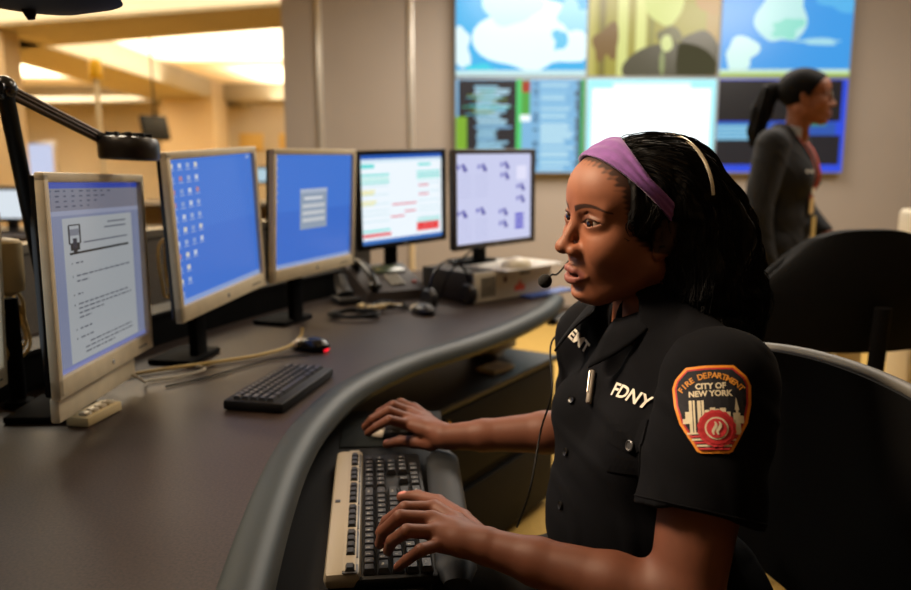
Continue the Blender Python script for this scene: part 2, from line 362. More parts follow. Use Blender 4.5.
# ================= monitors =================
FRAMES = []
def make_monitor(px, dl, dr, label, style, paint, deskz=DZ, group='flat monitors on the console'):
    """the frame goes through four seen corners (top left, top right, bottom right, bottom left) at their distances"""
    def onY(p, Y): q_ = unproj(*p, 1.0)-Vector((0, 0, CAMH)); return Vector((0, 0, CAMH))+q_*(Y/q_.y)
    tl, tr, br, bl = onY(px[0], dl*.988), onY(px[1], dr*.988), onY(px[2], dr*.988), onY(px[3], dl*.988)
    xa = (br-bl+tr-tl).normalized(); za = (tl-bl+tr-br); za = (za-xa*za.dot(xa)).normalized(); ya = za.cross(xa)
    W = ((br-bl).length+(tr-tl).length)/2; Hh = ((tl-bl).length+(tr-br).length)/2; c = (tl+tr+br+bl)/4-za*Hh/2
    F = Matrix(((xa.x, ya.x, za.x, c.x), (xa.y, ya.y, za.y, c.y), (xa.z, ya.z, za.z, c.z), (0, 0, 0, 1)))
    base_c = c+ya*.10; E_ = TR((base_c.x, base_c.y, deskz), math.atan2(xa.y, xa.x))
    t = thing('computer_monitor', label, 'monitor', E_, group); T = E_.inverted() @ F; FRAMES.append((F, W, Hh))
    mb, mk = {'silver': (m_silver, m_blackg), 'black': (mat('bezel_black', '0e0e10', .35), m_blackm), 'grey': (mat('bezel_charcoal', '4a4541', .45), m_blackm)}[style]
    bz, bb = .016, (.034 if style == 'silver' else .018)
    # front frame as a ring of four bars, bevelled
    b = B()
    b.box((0, .008, Hh-bz/2), (W, .016, bz), .003, 0, T); b.box((0, .008, bb/2), (W, .016, bb), .003, 0, T)
    b.box((-W/2+bz/2, .008, Hh/2), (bz, .016, Hh-.004), .003, 0, T); b.box((W/2-bz/2, .008, Hh/2), (bz, .016, Hh-.004), .003, 0, T)
    obj('bezel', b, mb, t)
    b = B(); b.box((0, .021, Hh/2), (W-.006, .012, Hh-.008), .004, 0, T); b.box((0, .045, Hh/2), (W*.66, .045, Hh*.66), .012, 0, T); obj('rear_housing', b, mk, t)
    # small round maker's mark and power buttons on the lower frame
    b = B(); b.lathe([(0, .001), (.0045, .001), (.005, 0)], 0, 16, T @ TR((0, -.0002, bb/2), 0, PI/2)); obj('badge', b, mat('badge_steel', 'cfd3d6', .25, .7), t)
    for k in range(4):
        b = B(); b.box((W*.36+k*.012-.02, -.0006, bb*.45), (.007, .002, .003), .0008, 0, T); obj('button', b, m_dgrey if style == 'silver' else m_metal, t)
    sw, sh = W-2*bz, Hh-bz-bb
    b = B(); mats = []; cnt = [0]
    def q(x0, y0, x1, y1, c, s=1.0, L=1):
        """rectangle in screen fractions, y down from the top"""
        m = glow(c, s)
        if m not in mats: mats.append(m)
        y = .0105-.00025*L
        P = [(-sw/2+x0*sw, y, bb+sh*(1-y1)), (-sw/2+x1*sw, y, bb+sh*(1-y1)), (-sw/2+x1*sw, y, bb+sh*(1-y0)), (-sw/2+x0*sw, y, bb+sh*(1-y0))]
        b.add(P, [(0, 1, 2, 3)], mats.index(m), False, T)
    paint(q); obj('screen', b, mats, t, autosmooth=False)
    # neck and foot
    zb = T @ Vector((0, .07, Hh*.35)); nh = zb.z
    b = B(); b.box((0, zb.y+.012, nh/2), (.05, .024, nh), .006); obj('neck', b, m_blackm, t)
    b = B(); b.box((0, .02, .007), (.15, .11, .014), .006); obj('foot', b, m_blackm, t)
    return t
def p_doc(q):
    rr = random.Random(2)
    q(0, 0, 1, 1, '8f98b8', .55, 0); q(0, 0, 1, .032, '3b50b8', .6, 1); q(.0, .033, 1, .15, '8c8c9c', .55, 1)
    for k in range(4):
        for i in range(9-k): x = .02+i*.075; q(x, .042+k*.027, x+rr.uniform(.02, .045), .05+k*.027, '5a5e78', .4, 2)
    q(.0, .15, 1, .175, 'a3a9c2', .6, 1)
    q(.14, .19, .90, .97, 'b4b9bd', .62, 2)          # page
    # letterhead shield
    for x0, y0, x1, y1 in ((.19, .225, .30, .232), (.185, .23, .2, .33), (.29, .23, .305, .33), (.2, .325, .225, .365), (.265, .325, .29, .365), (.225, .355, .265, .375)): q(x0, y0, x1, y1, '15161c', .3, 4)
    q(.2, .25, .29, .285, '8a8f9c', .5, 3); q(.225, .30, .265, .355, '33364a', .3, 4)
    q(.6, .225, .82, .234, '7d8290', .45, 3); q(.56, .255, .82, .264, '7d8290', .45, 3); q(.33, .325, .83, .333, '6f7484', .45, 3)
    q(.19, .375, .84, .387, '111114', .3, 3)
    for y, x0, x1 in ((.43, .24, .31), (.50, .24, .84), (.53, .24, .36), (.60, .24, .29), (.655, .24, .8), (.68, .24, .84), (.705, .24, .5), (.73, .24, .36), (.79, .24, .36), (.84, .24, .37), (.88, .33, .82), (.905, .28, .84), (.93, .28, .6)):
        x = x0
        while x < x1: l = rr.uniform(.02, .06); q(x, y, min(x+l, x1), y+.009, '767b88', .45, 3); x += l+.012
    for y in (.43, .50, .60, .655, .79, .84): q(.2, y, .208, y+.01, '666b78', .45, 3)
    q(0, .975, 1, 1, '7f88c4', .6, 3)
def icons(q, cols, rows, full):
    rr = random.Random(9)
    for c_ in range(cols):
        for r_ in range(rows[c_]):
            x, y = .02+c_*.085, .03+r_*.088
            q(x, y, x+.035, y+.032, rr.choice(['c9d6ee', '9fb6e4', 'b98a9c', 'd8d9d4', '8aa6e0']), .8, 2)
            q(x-.008, y+.041, x+.045, y+.048, 'a9c0ee', .7, 2)
def p_desktop(q):
    q(0, 0, 1, 1, '3f72cf', .92, 0); q(.0, .0, 1, .5, '4377d2', .92, 1); icons(q, 4, (11, 10, 8, 7), 0); q(0, .965, 1, 1, '8fa8dc', .8, 2); q(.93, .015, .97, .04, 'a9c0ee', .7, 2)
def p_dialog(q):
    q(0, 0, 1, 1, '3c6fce', .92, 0); q(0, 0, 1, .5, '4277d4', .92, 1)
    for r_ in range(6): q(.02, .04+.07*r_, .045, .06+.07*r_, 'b4c6ec', .7, 2)
    q(.31, .31, .66, .68, '9fb0c6', .75, 2); q(.31, .31, .66, .345, 'b9c6dc', .8, 3); q(.36, .385, .6, .41, 'e6eaf0', .8, 3)
    for k in range(3): q(.34, .45+.065*k, .63, .485+.065*k, 'd3d8de', .8, 3)
    q(0, .965, 1, 1, '8fa8dc', .8, 2)
def p_colour(q):
    rr = random.Random(4)
    q(0, 0, 1, 1, 'eaf3fa', 1.05, 0); q(0, 0, 1, .045, '2b62c4', .9, 1); q(0, .045, 1, .08, 'cfe6f4', 1, 1)
    q(.02, .1, .17, .145, '5fdcd8', 1, 2); q(.70, .11, .86, .14, '6fe0dc', 1, 2)
    for y, a, c in ((.21, .34, '7fe2dc'), (.255, .34, 'b5eee4'), (.295, .34, '9be6e0')): q(.01, y, a, y+.025, c, 1, 2)
    for y, c in ((.20, '86e4de'), (.24, '5ed8d2'), (.275, 'a9ece4')): q(.68, y, .98, y+.022, c, 1, 2)
    for y in (.39, .42, .51, .54): q(.01, y, rr.uniform(.15, .24), y+.02, 'ece69a', 1, 2)
    for x0, x1, y in ((.7, .83, .36), (.7, .83, .465), (.37, .67, .56), (.52, .66, .65), (.35, .52, .70)): q(x0, y, x1, y+.018, 'e2687e', 1, 2)
    for y in (.34, .44, .545, .62, .67, .74): q(.01, y, .33, y+.007, 'b9dfe6', 1, 2); q(.7, y, .98, y+.007, 'b9dfe6', 1, 2)
    for y in (.76, .79): q(.68, y, .98, y+.016, '8ae0d8', 1, 2)
    q(.67, .81, .96, .91, 'e8363a', 1, 3)
    for x in (.78, .86): q(x, .81, x+.004, .91, 'f4a0a0', 1, 4)
    q(.67, .86, .96, .865, 'f4a0a0', 1, 4); q(.02, .84, .34, .865, '7fe2dc', 1, 2); q(.02, .885, .35, .92, 'e23c44', 1, 3)
    q(0, .955, 1, 1, '3f78c8', .9, 2)
def p_panels(q):
    q(0, 0, 1, 1, 'cfd3f4', .95, 0); q(.8, .14, .94, .3, 'e2e2fa', 1, 1)
    for x, y in ((.03, .12), (.28, .12), (.58, .10), (.58, .22), (.8, .36), (.8, .50), (.03, .63), (.26, .61), (.56, .64), (.56, .78)):
        q(x, y, x+.03, y+.045, '5a58c0', .9, 2); q(x+.05, y-.01, x+.09, y+.03, '3b36a8', .9, 2); q(x+.07, y+.03, x+.115, y+.075, '322c9c', .9, 2)
    for x in (.03, .24):
        for k in range(6): q(x, .24+.045*k, x+.17, .244+.045*k, 'aab0dc', .9, 2); q(x, .74+.04*k, x+.17, .744+.04*k, 'aab0dc', .9, 2)
    for k in range(4): q(.78, .70+.05*k, .9, .735+.05*k, '4a42c8', .95, 2)
make_monitor([(38, 170), (145, 176), (152, 345), (66, 402)], 1.27, 1.71, 'silver monitor nearest the camera, showing a white letter page', 'silver', p_doc)
make_monitor([(167, 152), (258, 146), (265, 285), (182, 325)], 1.66, 2.08, 'silver monitor with a blue desktop full of icons', 'silver', p_desktop)
make_monitor([(274, 148), (358, 150), (353, 264), (273, 285)], 2.1, 2.5, 'silver monitor with a grey dialog box on a blue desktop', 'silver', p_dialog)
make_monitor([(359, 150), (447, 149), (446, 239), (358, 253)], 2.7, 3.0, 'black monitor showing a white form with red and turquoise bars', 'black', p_colour)
make_monitor([(453, 149), (537, 149), (534, 241), (455, 252)], 2.65, 2.95, 'charcoal monitor with small purple symbols on a pale screen, on the metal box', 'grey', p_panels, deskz=DZ+.105)
make_monitor([(-100, 206), (-2, 214), (11, 380), (-80, 440)], 1.06, 1.42, 'silver monitor cut off by the left edge of the photo', 'silver', lambda q: q(0, 0, 1, 1, 'd8e0e6', .8, 0))
# low black shelf the monitors stand before
sh_ = thing('cable_duct', 'low black cable duct running behind the feet of the monitors', 'cable duct', TR((-.75, 2.0, DZ)))
si_ = Matrix.Translation((.75, -2.0, -DZ)); arc2 = spline([(-1.06, .9, 0), (-.93, 1.5, 0), (-.80, 2.0, 0), (-.60, 2.5, 0), (-.42, 2.85, 0)], 6)
b = B(); wallstrip([si_ @ p for p in offset(arc2, .04)], [si_ @ p for p in offset(arc2, -.04)], 0, .075, b); obj('duct_body', b, m_blackm, sh_)
b = B(); wallstrip([si_ @ p for p in offset(arc2, .043)], [si_ @ p for p in offset(arc2, -.043)], .075, .084, b); obj('duct_lid', b, m_black, sh_)

# ================= things on the desk =================
def text_mesh(s, size, extr=0, bold=0, sx=1):
    cu = bpy.data.curves.new('t', 'FONT'); cu.body = s; cu.size = size; cu.extrude = extr; cu.align_x = 'CENTER'; cu.align_y = 'CENTER'; cu.offset = bold; cu.resolution_u = 3
    o = bpy.data.objects.new('t', cu); COL.objects.link(o); dg = bpy.context.evaluated_depsgraph_get(); dg.update()
    me = bpy.data.meshes.new_from_object(o.evaluated_get(dg)); vs = [(v.co.x*sx, v.co.y, v.co.z) for v in me.vertices]; fs = [tuple(p.vertices) for p in me.polygons]
    bpy.data.objects.remove(o); bpy.data.meshes.remove(me); bpy.data.curves.remove(cu); return vs, fs
m_key = mat('key_black', '151517', .42); m_leg = mat('key_legend', 'b9b6ac', .6)
GL = {}
def keycap(b, x, y, w, d, z, txt, h=.0075, p=0):
    """tapered key cap with its printed legend"""
    a, e = w/2-.0008, d/2-.0008; a2, e2 = a-.0022, e-.0026
    vs = [(x-a, y-e, z), (x+a, y-e, z), (x+a, y+e, z), (x-a, y+e, z), (x-a2, y-e2+.0006, z+h), (x+a2, y-e2+.0006, z+h), (x+a2, y+e2, z+h), (x-a2, y+e2, z+h)]
    b.add(vs, [(0, 3, 2, 1), (4, 5, 6, 7), (0, 1, 5, 4), (1, 2, 6, 5), (2, 3, 7, 6), (3, 0, 4, 7)], 0)
    if txt:
        if txt not in GL: GL[txt] = text_mesh(txt, .0074 if len(txt) == 1 else .0042)
        v, f = GL[txt]; b.add([(x-.002*(len(txt) == 1)+p_[0], y+.0012+p_[1], z+h+.0003) for p_ in v], f, 1)
ROWS = [['`', '1', '2', '3', '4', '5', '6', '7', '8', '9', '0', '-', '=', ('Bksp', 2)], [('Tab', 1.5), 'Q', 'W', 'E', 'R', 'T', 'Y', 'U', 'I', 'O', 'P', '[', ']', ('\\', 1.5)],
        [('Caps', 1.75), 'A', 'S', 'D', 'F', 'G', 'H', 'J', 'K', 'L', ';', "'", ('Enter', 2.25)], [('Shift', 2.25), 'Z', 'X', 'C', 'V', 'B', 'N', 'M', ',', '.', '/', ('Shift', 2.75)],
        [('Ctrl', 1.5), ('Alt', 1.5), ('', 7), ('Alt', 1.5), ('Ctrl', 1.5), ('Fn', 2)]]
def keys(t, x0, ytop, z, u=.019, full=True, legends=True):
    def K(x, y, w, d, s): b = B(); keycap(b, x, y, w, d, z, s if legends else ''); obj('key', b, [m_key, m_leg], t, autosmooth=False)
    for r, row in enumerate(ROWS):
        x = x0; y = ytop-u*(r+.5)
        for k in row:
            s, wd = k if isinstance(k, tuple) else (k, 1); K(x+wd*u/2, y, wd*u, u, s); x += wd*u
    if full:
        xn = x0+15*u+.006
        for r, row in enumerate((('Ins', 'Hm', 'PU'), ('Del', 'End', 'PD'), (), ('', '^', ''), ('<', 'v', '>'))):
            for k, s in enumerate(row):
                if s: K(xn+u*(k+.5), ytop-u*(r+.5), u, u, s)
        xp = xn+3*u+.006
        for r, row in enumerate(('N/*-', '789+', '456', '1230', '0.')):
            for k, s in enumerate(row[:4]): K(xp+u*(k+.5), ytop-u*(r+.5), u, u, s)
# --- keyboard on the tray, in use
TZ = .672
kb = thing('keyboard', 'black and silver keyboard on the tray under the woman\'s hands', 'keyboard', TR((-.130, 1.186, TZ), R(96.0)) @ Matrix.Diagonal((.955, 1, 1, 1)), 'keyboards')
b = B(); b.box((0, -.030, .008), (.466, .112, .015), .005); obj('case', b, m_black, kb)
b = B(); b.box((0, .0385, .013), (.468, .048, .024), .009); b.box((0, .030, .0255), (.456, .018, .0012), .0005); tag(obj('top_strip', b, mat('strip_cream', '968c7a', .45, .1), kb), 'silver top strip')
b = B(); b.box((.0, .052, .0256), (.010, .008, .0008), .0003); obj('badge', b, m_dgrey, kb)
for g, (a, n_) in enumerate(((-.222, 1), (-.178, 4), (-.090, 4), (-.002, 4), (.088, 3), (.158, 3))):
    for k in range(n_):
        b = B(); keycap(b, a+k*.0195, .0285, .0185, .015, .0245, '', .006); obj('function_key', b, [m_key, m_leg], kb, autosmooth=False)
    b = B(); b.box((a+(n_-1)*.0195/2, .0285, .0246), (n_*.0195+.004, .020, .0012), .0004); obj('key_well', b, m_dgrey, kb)
keys(kb, -.226, .013, .017, .0188)
# --- keyboard lying on the desk
kb2 = thing('keyboard', 'small black keyboard lying alone on the brown desk top', 'keyboard', TR((-.352, 1.590, DZ), R(78)), 'keyboards')
b = B(); b.box((0, 0, .011), (.270, .122, .020), .006); obj('case', b, m_black, kb2)
keys(kb2, -.1275, .044, .020, .017, False)

# --- sliding tray, wrist rests, mouse
tray = thing('keyboard_tray', 'black pull-out keyboard tray below the desk rim', 'tray', TR((-.06, 1.2, 0)))
b = B(); b.box((-.103, .03, TZ-.009), (.265, .98, .016), .006); b.box((-.222, .03, TZ+.004), (.012, .98, .012), .003); obj('tray_board', b, mat('tray_black', '060607', .75, spec=.2), tray)
b = B(); b.box((-.2, .1, TZ-.02), (.25, .12, .012), .003); b.box((-.30, .1, TZ-.0), (.05, .10, .05), .006); b.box((-.40, .1, TZ+.02), (.2, .09, .030), .004); obj('slide_arm', b, m_blackm, tray)
b = B(); b.tube([(-.215, -.03, TZ+.012), (-.215, -.03, TZ+.03)], [.012, .010], 0, 14); b.tube([(-.215, -.12, TZ+.012), (-.215, -.02, TZ+.012)], .011, 0, 12); b.ball((-.215, -.015, TZ+.024), (.016, .02, .015), 0); obj('adjusting_knob', b, m_blackg, tray)
b = B(); pts = [(0, y, 0) for y in np.linspace(-.235, .235, 14)]
b.tube(pts, [.012]+[.020]*12+[.012], 0, 16, flat=.62)
for i, v in enumerate(b.v): b.v[i] = (v[0]*1.45, v[1], v[2]*1.0)
tag(obj('wrist_rest', b, mat('wrist_gel', '15181b', .6, spec=.3, noise=(6, .1)), None, TR((-.012, 1.195, TZ+.011), R(3.5))), 'long padded black wrist rest along the tray keyboard', 'wrist rest')
def make_mouse(label, M, m1, m2, glowred=True, grp=None):
    t = thing('computer_mouse', label, 'mouse', M, grp)
    b = B(); b.ball((0, 0, .012), (.056, .031, .022), 0, 24)
    for i, v in enumerate(b.v): b.v[i] = (v[0], v[1]*(1-.12*v[0]/.056), max(0, v[2])*(1.0 if v[0] < 0 else 1-.35*v[0]/.056))
    obj('shell', b, m1, t)
    b = B(); b.ball((.028, 0, .0115), (.030, .0285, .0205), 0, 20)
    for i, v in enumerate(b.v): b.v[i] = (v[0], v[1]*(1-.12*v[0]/.056), max(.006, v[2])*(1-.35*max(0, v[0])/.056)+.0012)
    obj('button_panel', b, m2, t)
    b = B(); b.lathe([(.0, -.003), (.008, -.003), (.0085, 0), (.008, .003), (0, .003)], 0, 16, TR((.030, 0, .020), 0, PI/2)); obj('scroll_wheel', b, m_dgrey, t)
    if glowred:
        b = B(); b.ball((-.046, 0, .008), (.009, .014, .007), 0, 12); tag(obj('light_window', b, glow('ff1c30', 1.6), t), 'glowing red light')
    return t
make_mouse('black and silver mouse glowing red on the desk near the small keyboard', TR((-.36, 1.965, DZ), R(150)), m_blackg, m_silver2, True, 'computer mice')
make_mouse('dark grey mouse lying before the metal equipment box', TR((-.10, 2.44, DZ), R(120)), m_dgrey, m_silver, False, 'computer mice')
make_mouse('pale-nosed mouse on the tray under the woman\'s right hand', TR((-.115, 1.545, TZ), R(172)), m_blackg, mat('mouse_white', 'd9cfc0', .4), False, 'computer mice')
b = B(); b.box((0, 0, .0015), (.20, .17, .003), .001); tag(obj('mouse_pad', b, mat('pad_dark', '0a1110', .8, spec=.2), None, TR((-.13, 1.575, TZ-.001), R(5))), 'thin dark mouse pad beside the tray keyboard', 'mouse pad')

def cable(name, label, pts, r, m, cat='cable', n=8, grp=None):
    b = B(); b.tube(spline(pts, n), r, 0, 8); return tag(obj(name, b, m), label, cat, grp)
cable('cable', 'thick beige cable lying across the desk, its end sticking up', [(-.80, 1.62, .758), (-.66, 1.74, .757), (-.57, 1.80, .757), (-.47, 1.87, .758), (-.41, 1.95, .762), (-.392, 2.0, .775), (-.388, 2.01, .797)], .0042, m_cablew)
cable('cable', 'thin pale cable looping beside the foot of the nearest monitor', [(-.74, 1.60, .758), (-.66, 1.58, .79), (-.635, 1.60, .77), (-.65, 1.65, .757), (-.60, 1.69, .755), (-.56, 1.76, .755), (-.62, 1.80, .755)], .0026, mat('white_cable', 'b9b2a0', .5))
cable('cable', 'thin dark cable snaking behind the small keyboard', [(-.60, 1.62, .754), (-.53, 1.70, .754), (-.47, 1.80, .754), (-.42, 1.86, .754), (-.35, 1.90, .754)], .0022, m_black)
def coil(label, c, r, n, m, rad, ax='z', grp=None, flat=1.0, seed=0):
    rr = random.Random(seed); pts = []
    for k in range(n*10):
        a = 2*PI*k/10; q = r*(1+rr.uniform(-.14, .14)); u, v = q*math.cos(a), q*flat*math.sin(a); h = rr.uniform(-.004, .006)+.0022*k/10
        pts.append(Vector(c)+(Vector((u, v, h+.006)) if ax == 'z' else Vector((h*2, u, v))))
    b = B(); b.tube(spline(pts, 4), rad, 0, 7); return tag(obj('cable_coil', b, m), label, 'cable', grp)
coil('beige cable looped in the gap between the two leftmost monitors', (-.70, 1.95, .97), .055, 3, m_cablew, .0034, 'x', None, 1.5, 3)
coil('beige cable loops hanging left of the nearest monitor', (-.86, 1.52, .90), .05, 3, m_cablew, .0032, 'x', None, 1.35, 5)
coil('black cord bundle heaped below the blue dialog monitor', (-.30, 2.36, .752), .07, 5, m_black, .0035, 'z', None, .7, 6)
coil('black cord bundle heaped before the desk telephone', (-.21, 2.50, .752), .055, 4, m_blackg, .003, 'z', None, .8, 7)
b = B()
for k, (x, y) in enumerate(((0, 0), (.03, .02), (-.03, .035))): b.box((x, y, .009), (.03, .016, .014), .003, 0, rot=(0, 0, .5*k))
b.tube([(0, 0, .012), (.05, .03, .014), (.10, .06, .006)], .003, 0, 8)
tag(obj('cable_connector', b, m_beige, None, TR((-.255, 2.42, DZ+.012), .2)), 'pale cable plugs lying on the black cord heap', 'cable plug')
# --- small beige button strip at the foot of the nearest monitor
t = thing('button_box', 'small cream box with a row of buttons under the nearest monitor', 'control box', TR((-.660, 1.425, DZ), R(80)) @ Matrix.Scale(.8, 4))
b = B(); b.box((0, 0, .012), (.13, .055, .022), .004); obj('housing', b, m_beige, t)
for k in range(4): b = B(); b.box((-.045+.028*k, -.008, .026), (.02, .022, .010), .003); obj('button', b, m_silver2, t)
b = B(); b.box((0, 0, 0), (.34, .016, .042), .004, 0); obj_sb = tag(obj('speaker_bar', b, m_silver, None, FRAMES[0][0] @ Matrix.Translation((-.03, .02, -.022))), 'silver speaker bar clipped below the nearest monitor', 'speaker bar')
# --- telephone
t = thing('telephone', 'dark desk telephone with a grey keypad under the monitors', 'telephone', TR((-.24, 2.76, DZ+.001), R(30)))
P = [(-.10, 0), (.10, 0), (.10, .05), (-.10, .05)]
b = B(); vs = [(-.115, -.10, 0), (.115, -.10, 0), (.115, .10, 0), (-.115, .10, 0), (-.11, -.095, .03), (.11, -.095, .03), (.11, .095, .10), (-.11, .095, .10)]
b.add(vs, [(0, 3, 2, 1), (4, 5, 6, 7), (0, 1, 5, 4), (1, 2, 6, 5), (2, 3, 7, 6), (3, 0, 4, 7)]); obj('base', b, mat('phone_grey', '3b3433', .5), t)
sl = math.atan2(.07, .19); TP = Matrix.Translation((0, -.095, .03)) @ Euler((sl, 0, 0)).to_matrix().to_4x4()
for r_ in range(4):
    for c_ in range(3): b = B(); b.box((.0+c_*.019, .045+r_*.019, .004), (.014, .013, .006), .002, 0, TP); obj('key', b, mat('phone_key', 'a9a498', .5), t)
b = B(); b.box((.085, .05, .003), (.02, .01, .006), .002, 0, TP); tag(obj('key', b, mat('red_key', 'a83028', .4), t), 'small red key')
b = B(); b.box((.03, .15, .004), (.11, .05, .006), .002, 0, TP); obj('display', b, mat('phone_lcd', '55604f', .2), t)
b = B(); b.tube(spline([TP @ Vector(p) for p in ((-.078, .01, .022), (-.078, .05, .036), (-.078, .10, .038), (-.078, .15, .036), (-.078, .19, .022))], 5), .0135, 0, 12, flat=.9)
for y in (.02, .18): b.ball(TP @ Vector((-.078, y, .016)), (.024, .024, .016), 0, 14)
obj('handset', b, mat('handset_black', '131313', .3), t)
# --- white cradle left of the phone
b = B(); b.tube([(0, 0, .03), (0, .03, .05), (.0, .05, .09)], [.03, .026, .02], 0, 14, flat=.5); b.box((0, 0, .012), (.08, .09, .022), .008)
tag(obj('handset_cradle', b, m_dgrey, None, TR((-.36, 2.62, DZ), R(30))), 'small dark handset cradle beside the telephone', 'phone cradle')
# --- metal equipment box
bd = math.atan2(.30, .26)-.12
t = thing('equipment_box', 'grey metal equipment box carrying the rightmost monitor', 'electronics box', TR((.195, 2.72, DZ), bd))
b = B(); b.box((0, .13, .052), (.37, .26, .096), .003); obj('chassis', b, mat('box_side', '45423e', .5, .1), t)
b = B(); b.box((0, -.003, .052), (.376, .010, .1), .003); obj('front_panel', b, mat('box_front', 'cfc7b4', .45, .1), t)
for k in range(9): b = B(); b.box((-.155+k*.0075, -.0088, .052), (.0034, .002, .066), .0008); obj('vent_slot', b, m_blackm, t)
b = B(); b.box((-.045, -.009, .07), (.014, .003, .02), .001); tag(obj('switch', b, mat('dark_red', '5a1512', .4), t), 'dark red rocker switch')
b = B(); b.add([(-.02+.02, -.0092, .025), (.05, -.0092, .025), (.025, -.0092, .065)], [(0, 1, 2)]); b.box((.025, -.0085, .035), (.05, .002, .02), 0); tag(obj('warning_mark', b, mat('warning_orange', 'd8502a', .5), t), 'orange triangular mark')
b = B(); b.box((.05, -.009, .083), (.05, .003, .008), .001); obj('label_plate', b, m_dgrey, t)
for x in (-.15, .15):
    for y in (.03, .23): b = B(); b.box((x, y, .002), (.03, .03, .004)); obj('foot', b, m_blackm, t)
b = B(); b.box((0, 0, .003), (.30, .21, .006), .001); b.box((.01, .01, .0066), (.29, .20, .0012)); tag(obj('paper_stack', b, mat('paper_white', 'd9d4cc', .8), None, TR((.20, 2.80, DZ+.1005), bd+.05)), 'sheets of white paper lying on the metal box', 'paper')
b = B(); b.ball((0, 0, 0), (.065, .04, .032), 0, 20)
for i, v in enumerate(b.v): b.v[i] = (v[0], v[1], max(0, v[2]))
tag(obj('pale_mouse', b, mat('cream_gloss', 'e0d6bc', .35), None, TR((.205, 2.72, DZ+.109), bd)), 'rounded cream mouse resting on the papers over the box', 'mouse')
b = B(); b.box((0, 0, .004), (.24, .06, .008), .002); tag(obj('notebook', b, mat('blue_cover', '3c5aa8', .5), None, TR((.32, 2.80, DZ+.001), bd+.05)), 'thin blue notebook peeking out beside the metal box', 'notebook')
# power strip hung under the far end of the rim
t = thing('power_strip', 'black power strip fixed below the far end of the desk rim', 'power strip', TR((.345, 2.62, DZ-.05), R(60)))
b = B(); b.box((0, 0, 0), (.16, .03, .022), .004); obj('housing', b, m_black, t)
for k in range(4): b = B(); b.box((-.055+.036*k, -.016, 0), (.018, .008, .014), .002); obj('socket', b, m_metal, t)
# spare headset hanging over the box
t = thing('spare_headset', 'black headset leaning against the side of the metal box', 'headset', TR((.0, 2.52, DZ), R(40)))
b = B(); b.tube([(-.085*math.cos(a)*1.0, .03, .045+.105*math.sin(a)) for a in np.linspace(-.3, PI+.3, 28)], .006, 0, 10, flat=.6); obj('headband', b, m_blackg, t)
for s in (-1, 1):
    b = B(); b.lathe([(0, -.014), (.028, -.014), (.034, -.006), (.034, .008), (.026, .014), (0, .012)], 0, 24, TR((s*.082, .03, .036), 0, 0, PI/2)); obj('ear_cup', b, m_dgrey, t)
cable('cable', 'black cord hanging from the rightmost monitor to the desk', [(.10, 2.62, .95), (.05, 2.56, .93), (-.02, 2.54, .86), (-.05, 2.55, .78), (-.08, 2.6, .757)], .003, m_black)
# ================= task lamps =================
t = thing('task_lamp', 'black jointed task lamp with a round head above the nearest monitor', 'lamp', TR((-.83, 1.66, DZ)))
def L(v): return Vector(v)-Vector((-.83, 1.66, DZ))
b = B(); b.lathe([(0, .0), (.036, 0), (.036, .014), (.02, .02), (0, .02)], 0, 28); obj('base', b, m_black, t)
top = unproj(4, 88, 1.30); bot = Vector((-.83, 1.66, DZ+.01)); hd = unproj(129, 147, 1.52)
b = B(); b.tube([L(bot), L(top)], .0135, 0, 14); obj('post', b, m_black, t)
b = B(); b.ball(L(top), .020, 0, 16); b.tube([L(top+Vector((0, -.022, 0))), L(top+Vector((0, .022, 0)))], .012, 0, 12); obj('joint', b, m_blackg, t)
k = unproj(98, 136, 1.49)
b = B(); dz_ = Vector((0, 0, .007)); b.tube([L(top+dz_), L(k+dz_)], .0042, 0, 10); b.tube([L(top-dz_), L(k-dz_)], .0055, 0, 10); b.tube([L(top), L(k)], .0075, 0, 10, flat=.5); obj('arm', b, mat('lamp_arm', '4a4038', .35, .5), t)
b = B(); b.tube(spline([L(k), L(k+Vector((.012, 0, -.006))), L(hd+Vector((-.05, 0, -.004)))], 5), .009, 0, 10); b.tube([L(k+Vector((0, 0, .0))), L(k+Vector((.004, 0, -.028)))], .005, 0, 8); obj('elbow', b, m_black, t)
HM = TR(L(hd), 0, R(-2), R(2)) @ Matrix.Diagonal((1, 1, 1.35, 1))
b = B(); b.lathe([(0, .012), (.040, .014), (.050, .012), (.0545, .006), (.0555, -.006), (.054, -.016), (.050, -.018), (.048, -.012), (0, -.011)], 0, 48, HM); h = obj('lamp_head', b, mat('lamp_black', '15110f', .35), t)
b = B()
for j in range(10):
    a = 2*PI*j/10; b.box((.032*math.cos(a), .032*math.sin(a), .0165), (.022, .006, .006), .0015, 0, HM, rot=(0, 0, a+.5))
b.lathe([(0, .019), (.012, .019), (.014, .014)], 0, 20, HM); obj('cooling_fins', b, m_black, h)
b = B(); b.lathe([(0, -.0125), (.045, -.0125), (.045, -.0115)], 0, 32, HM); obj('diffuser', b, mat('lamp_diffuser', 'c7a184', .4), h)
# second lamp: its shade hangs into the top of the view
t = thing('task_lamp', 'black lamp shade hanging into view at the top left', 'lamp', TR((-.478, .94, 1.402)))
b = B(); b.lathe([(.0, .055), (.03, .055), (.06, .04), (.095, .012), (.102, 0), (.098, -.002), (.06, -.014), (.012, -.020), (0, -.020)], 0, 40, TR((-.0, 0, 0), R(20), 0, R(4))); obj('lamp_shade', b, mat('shade_black', '0c0c0e', .6, spec=.25), t)
b = B(); b.tube([(.004, -.0, -.016), (.006, 0, -.030)], [.010, .004], 0, 12); obj('knob', b, m_black, t)
b = B(); b.tube([(0, 0, .05), (-.15, .05, .2), (-.55, .1, .22)], .009, 0, 10); obj('arm', b, m_black, t)
b = B(); b.tube([(-.55, .1, .23), (-.60, .12, -.65)], .012, 0, 10); obj('post', b, m_black, t)
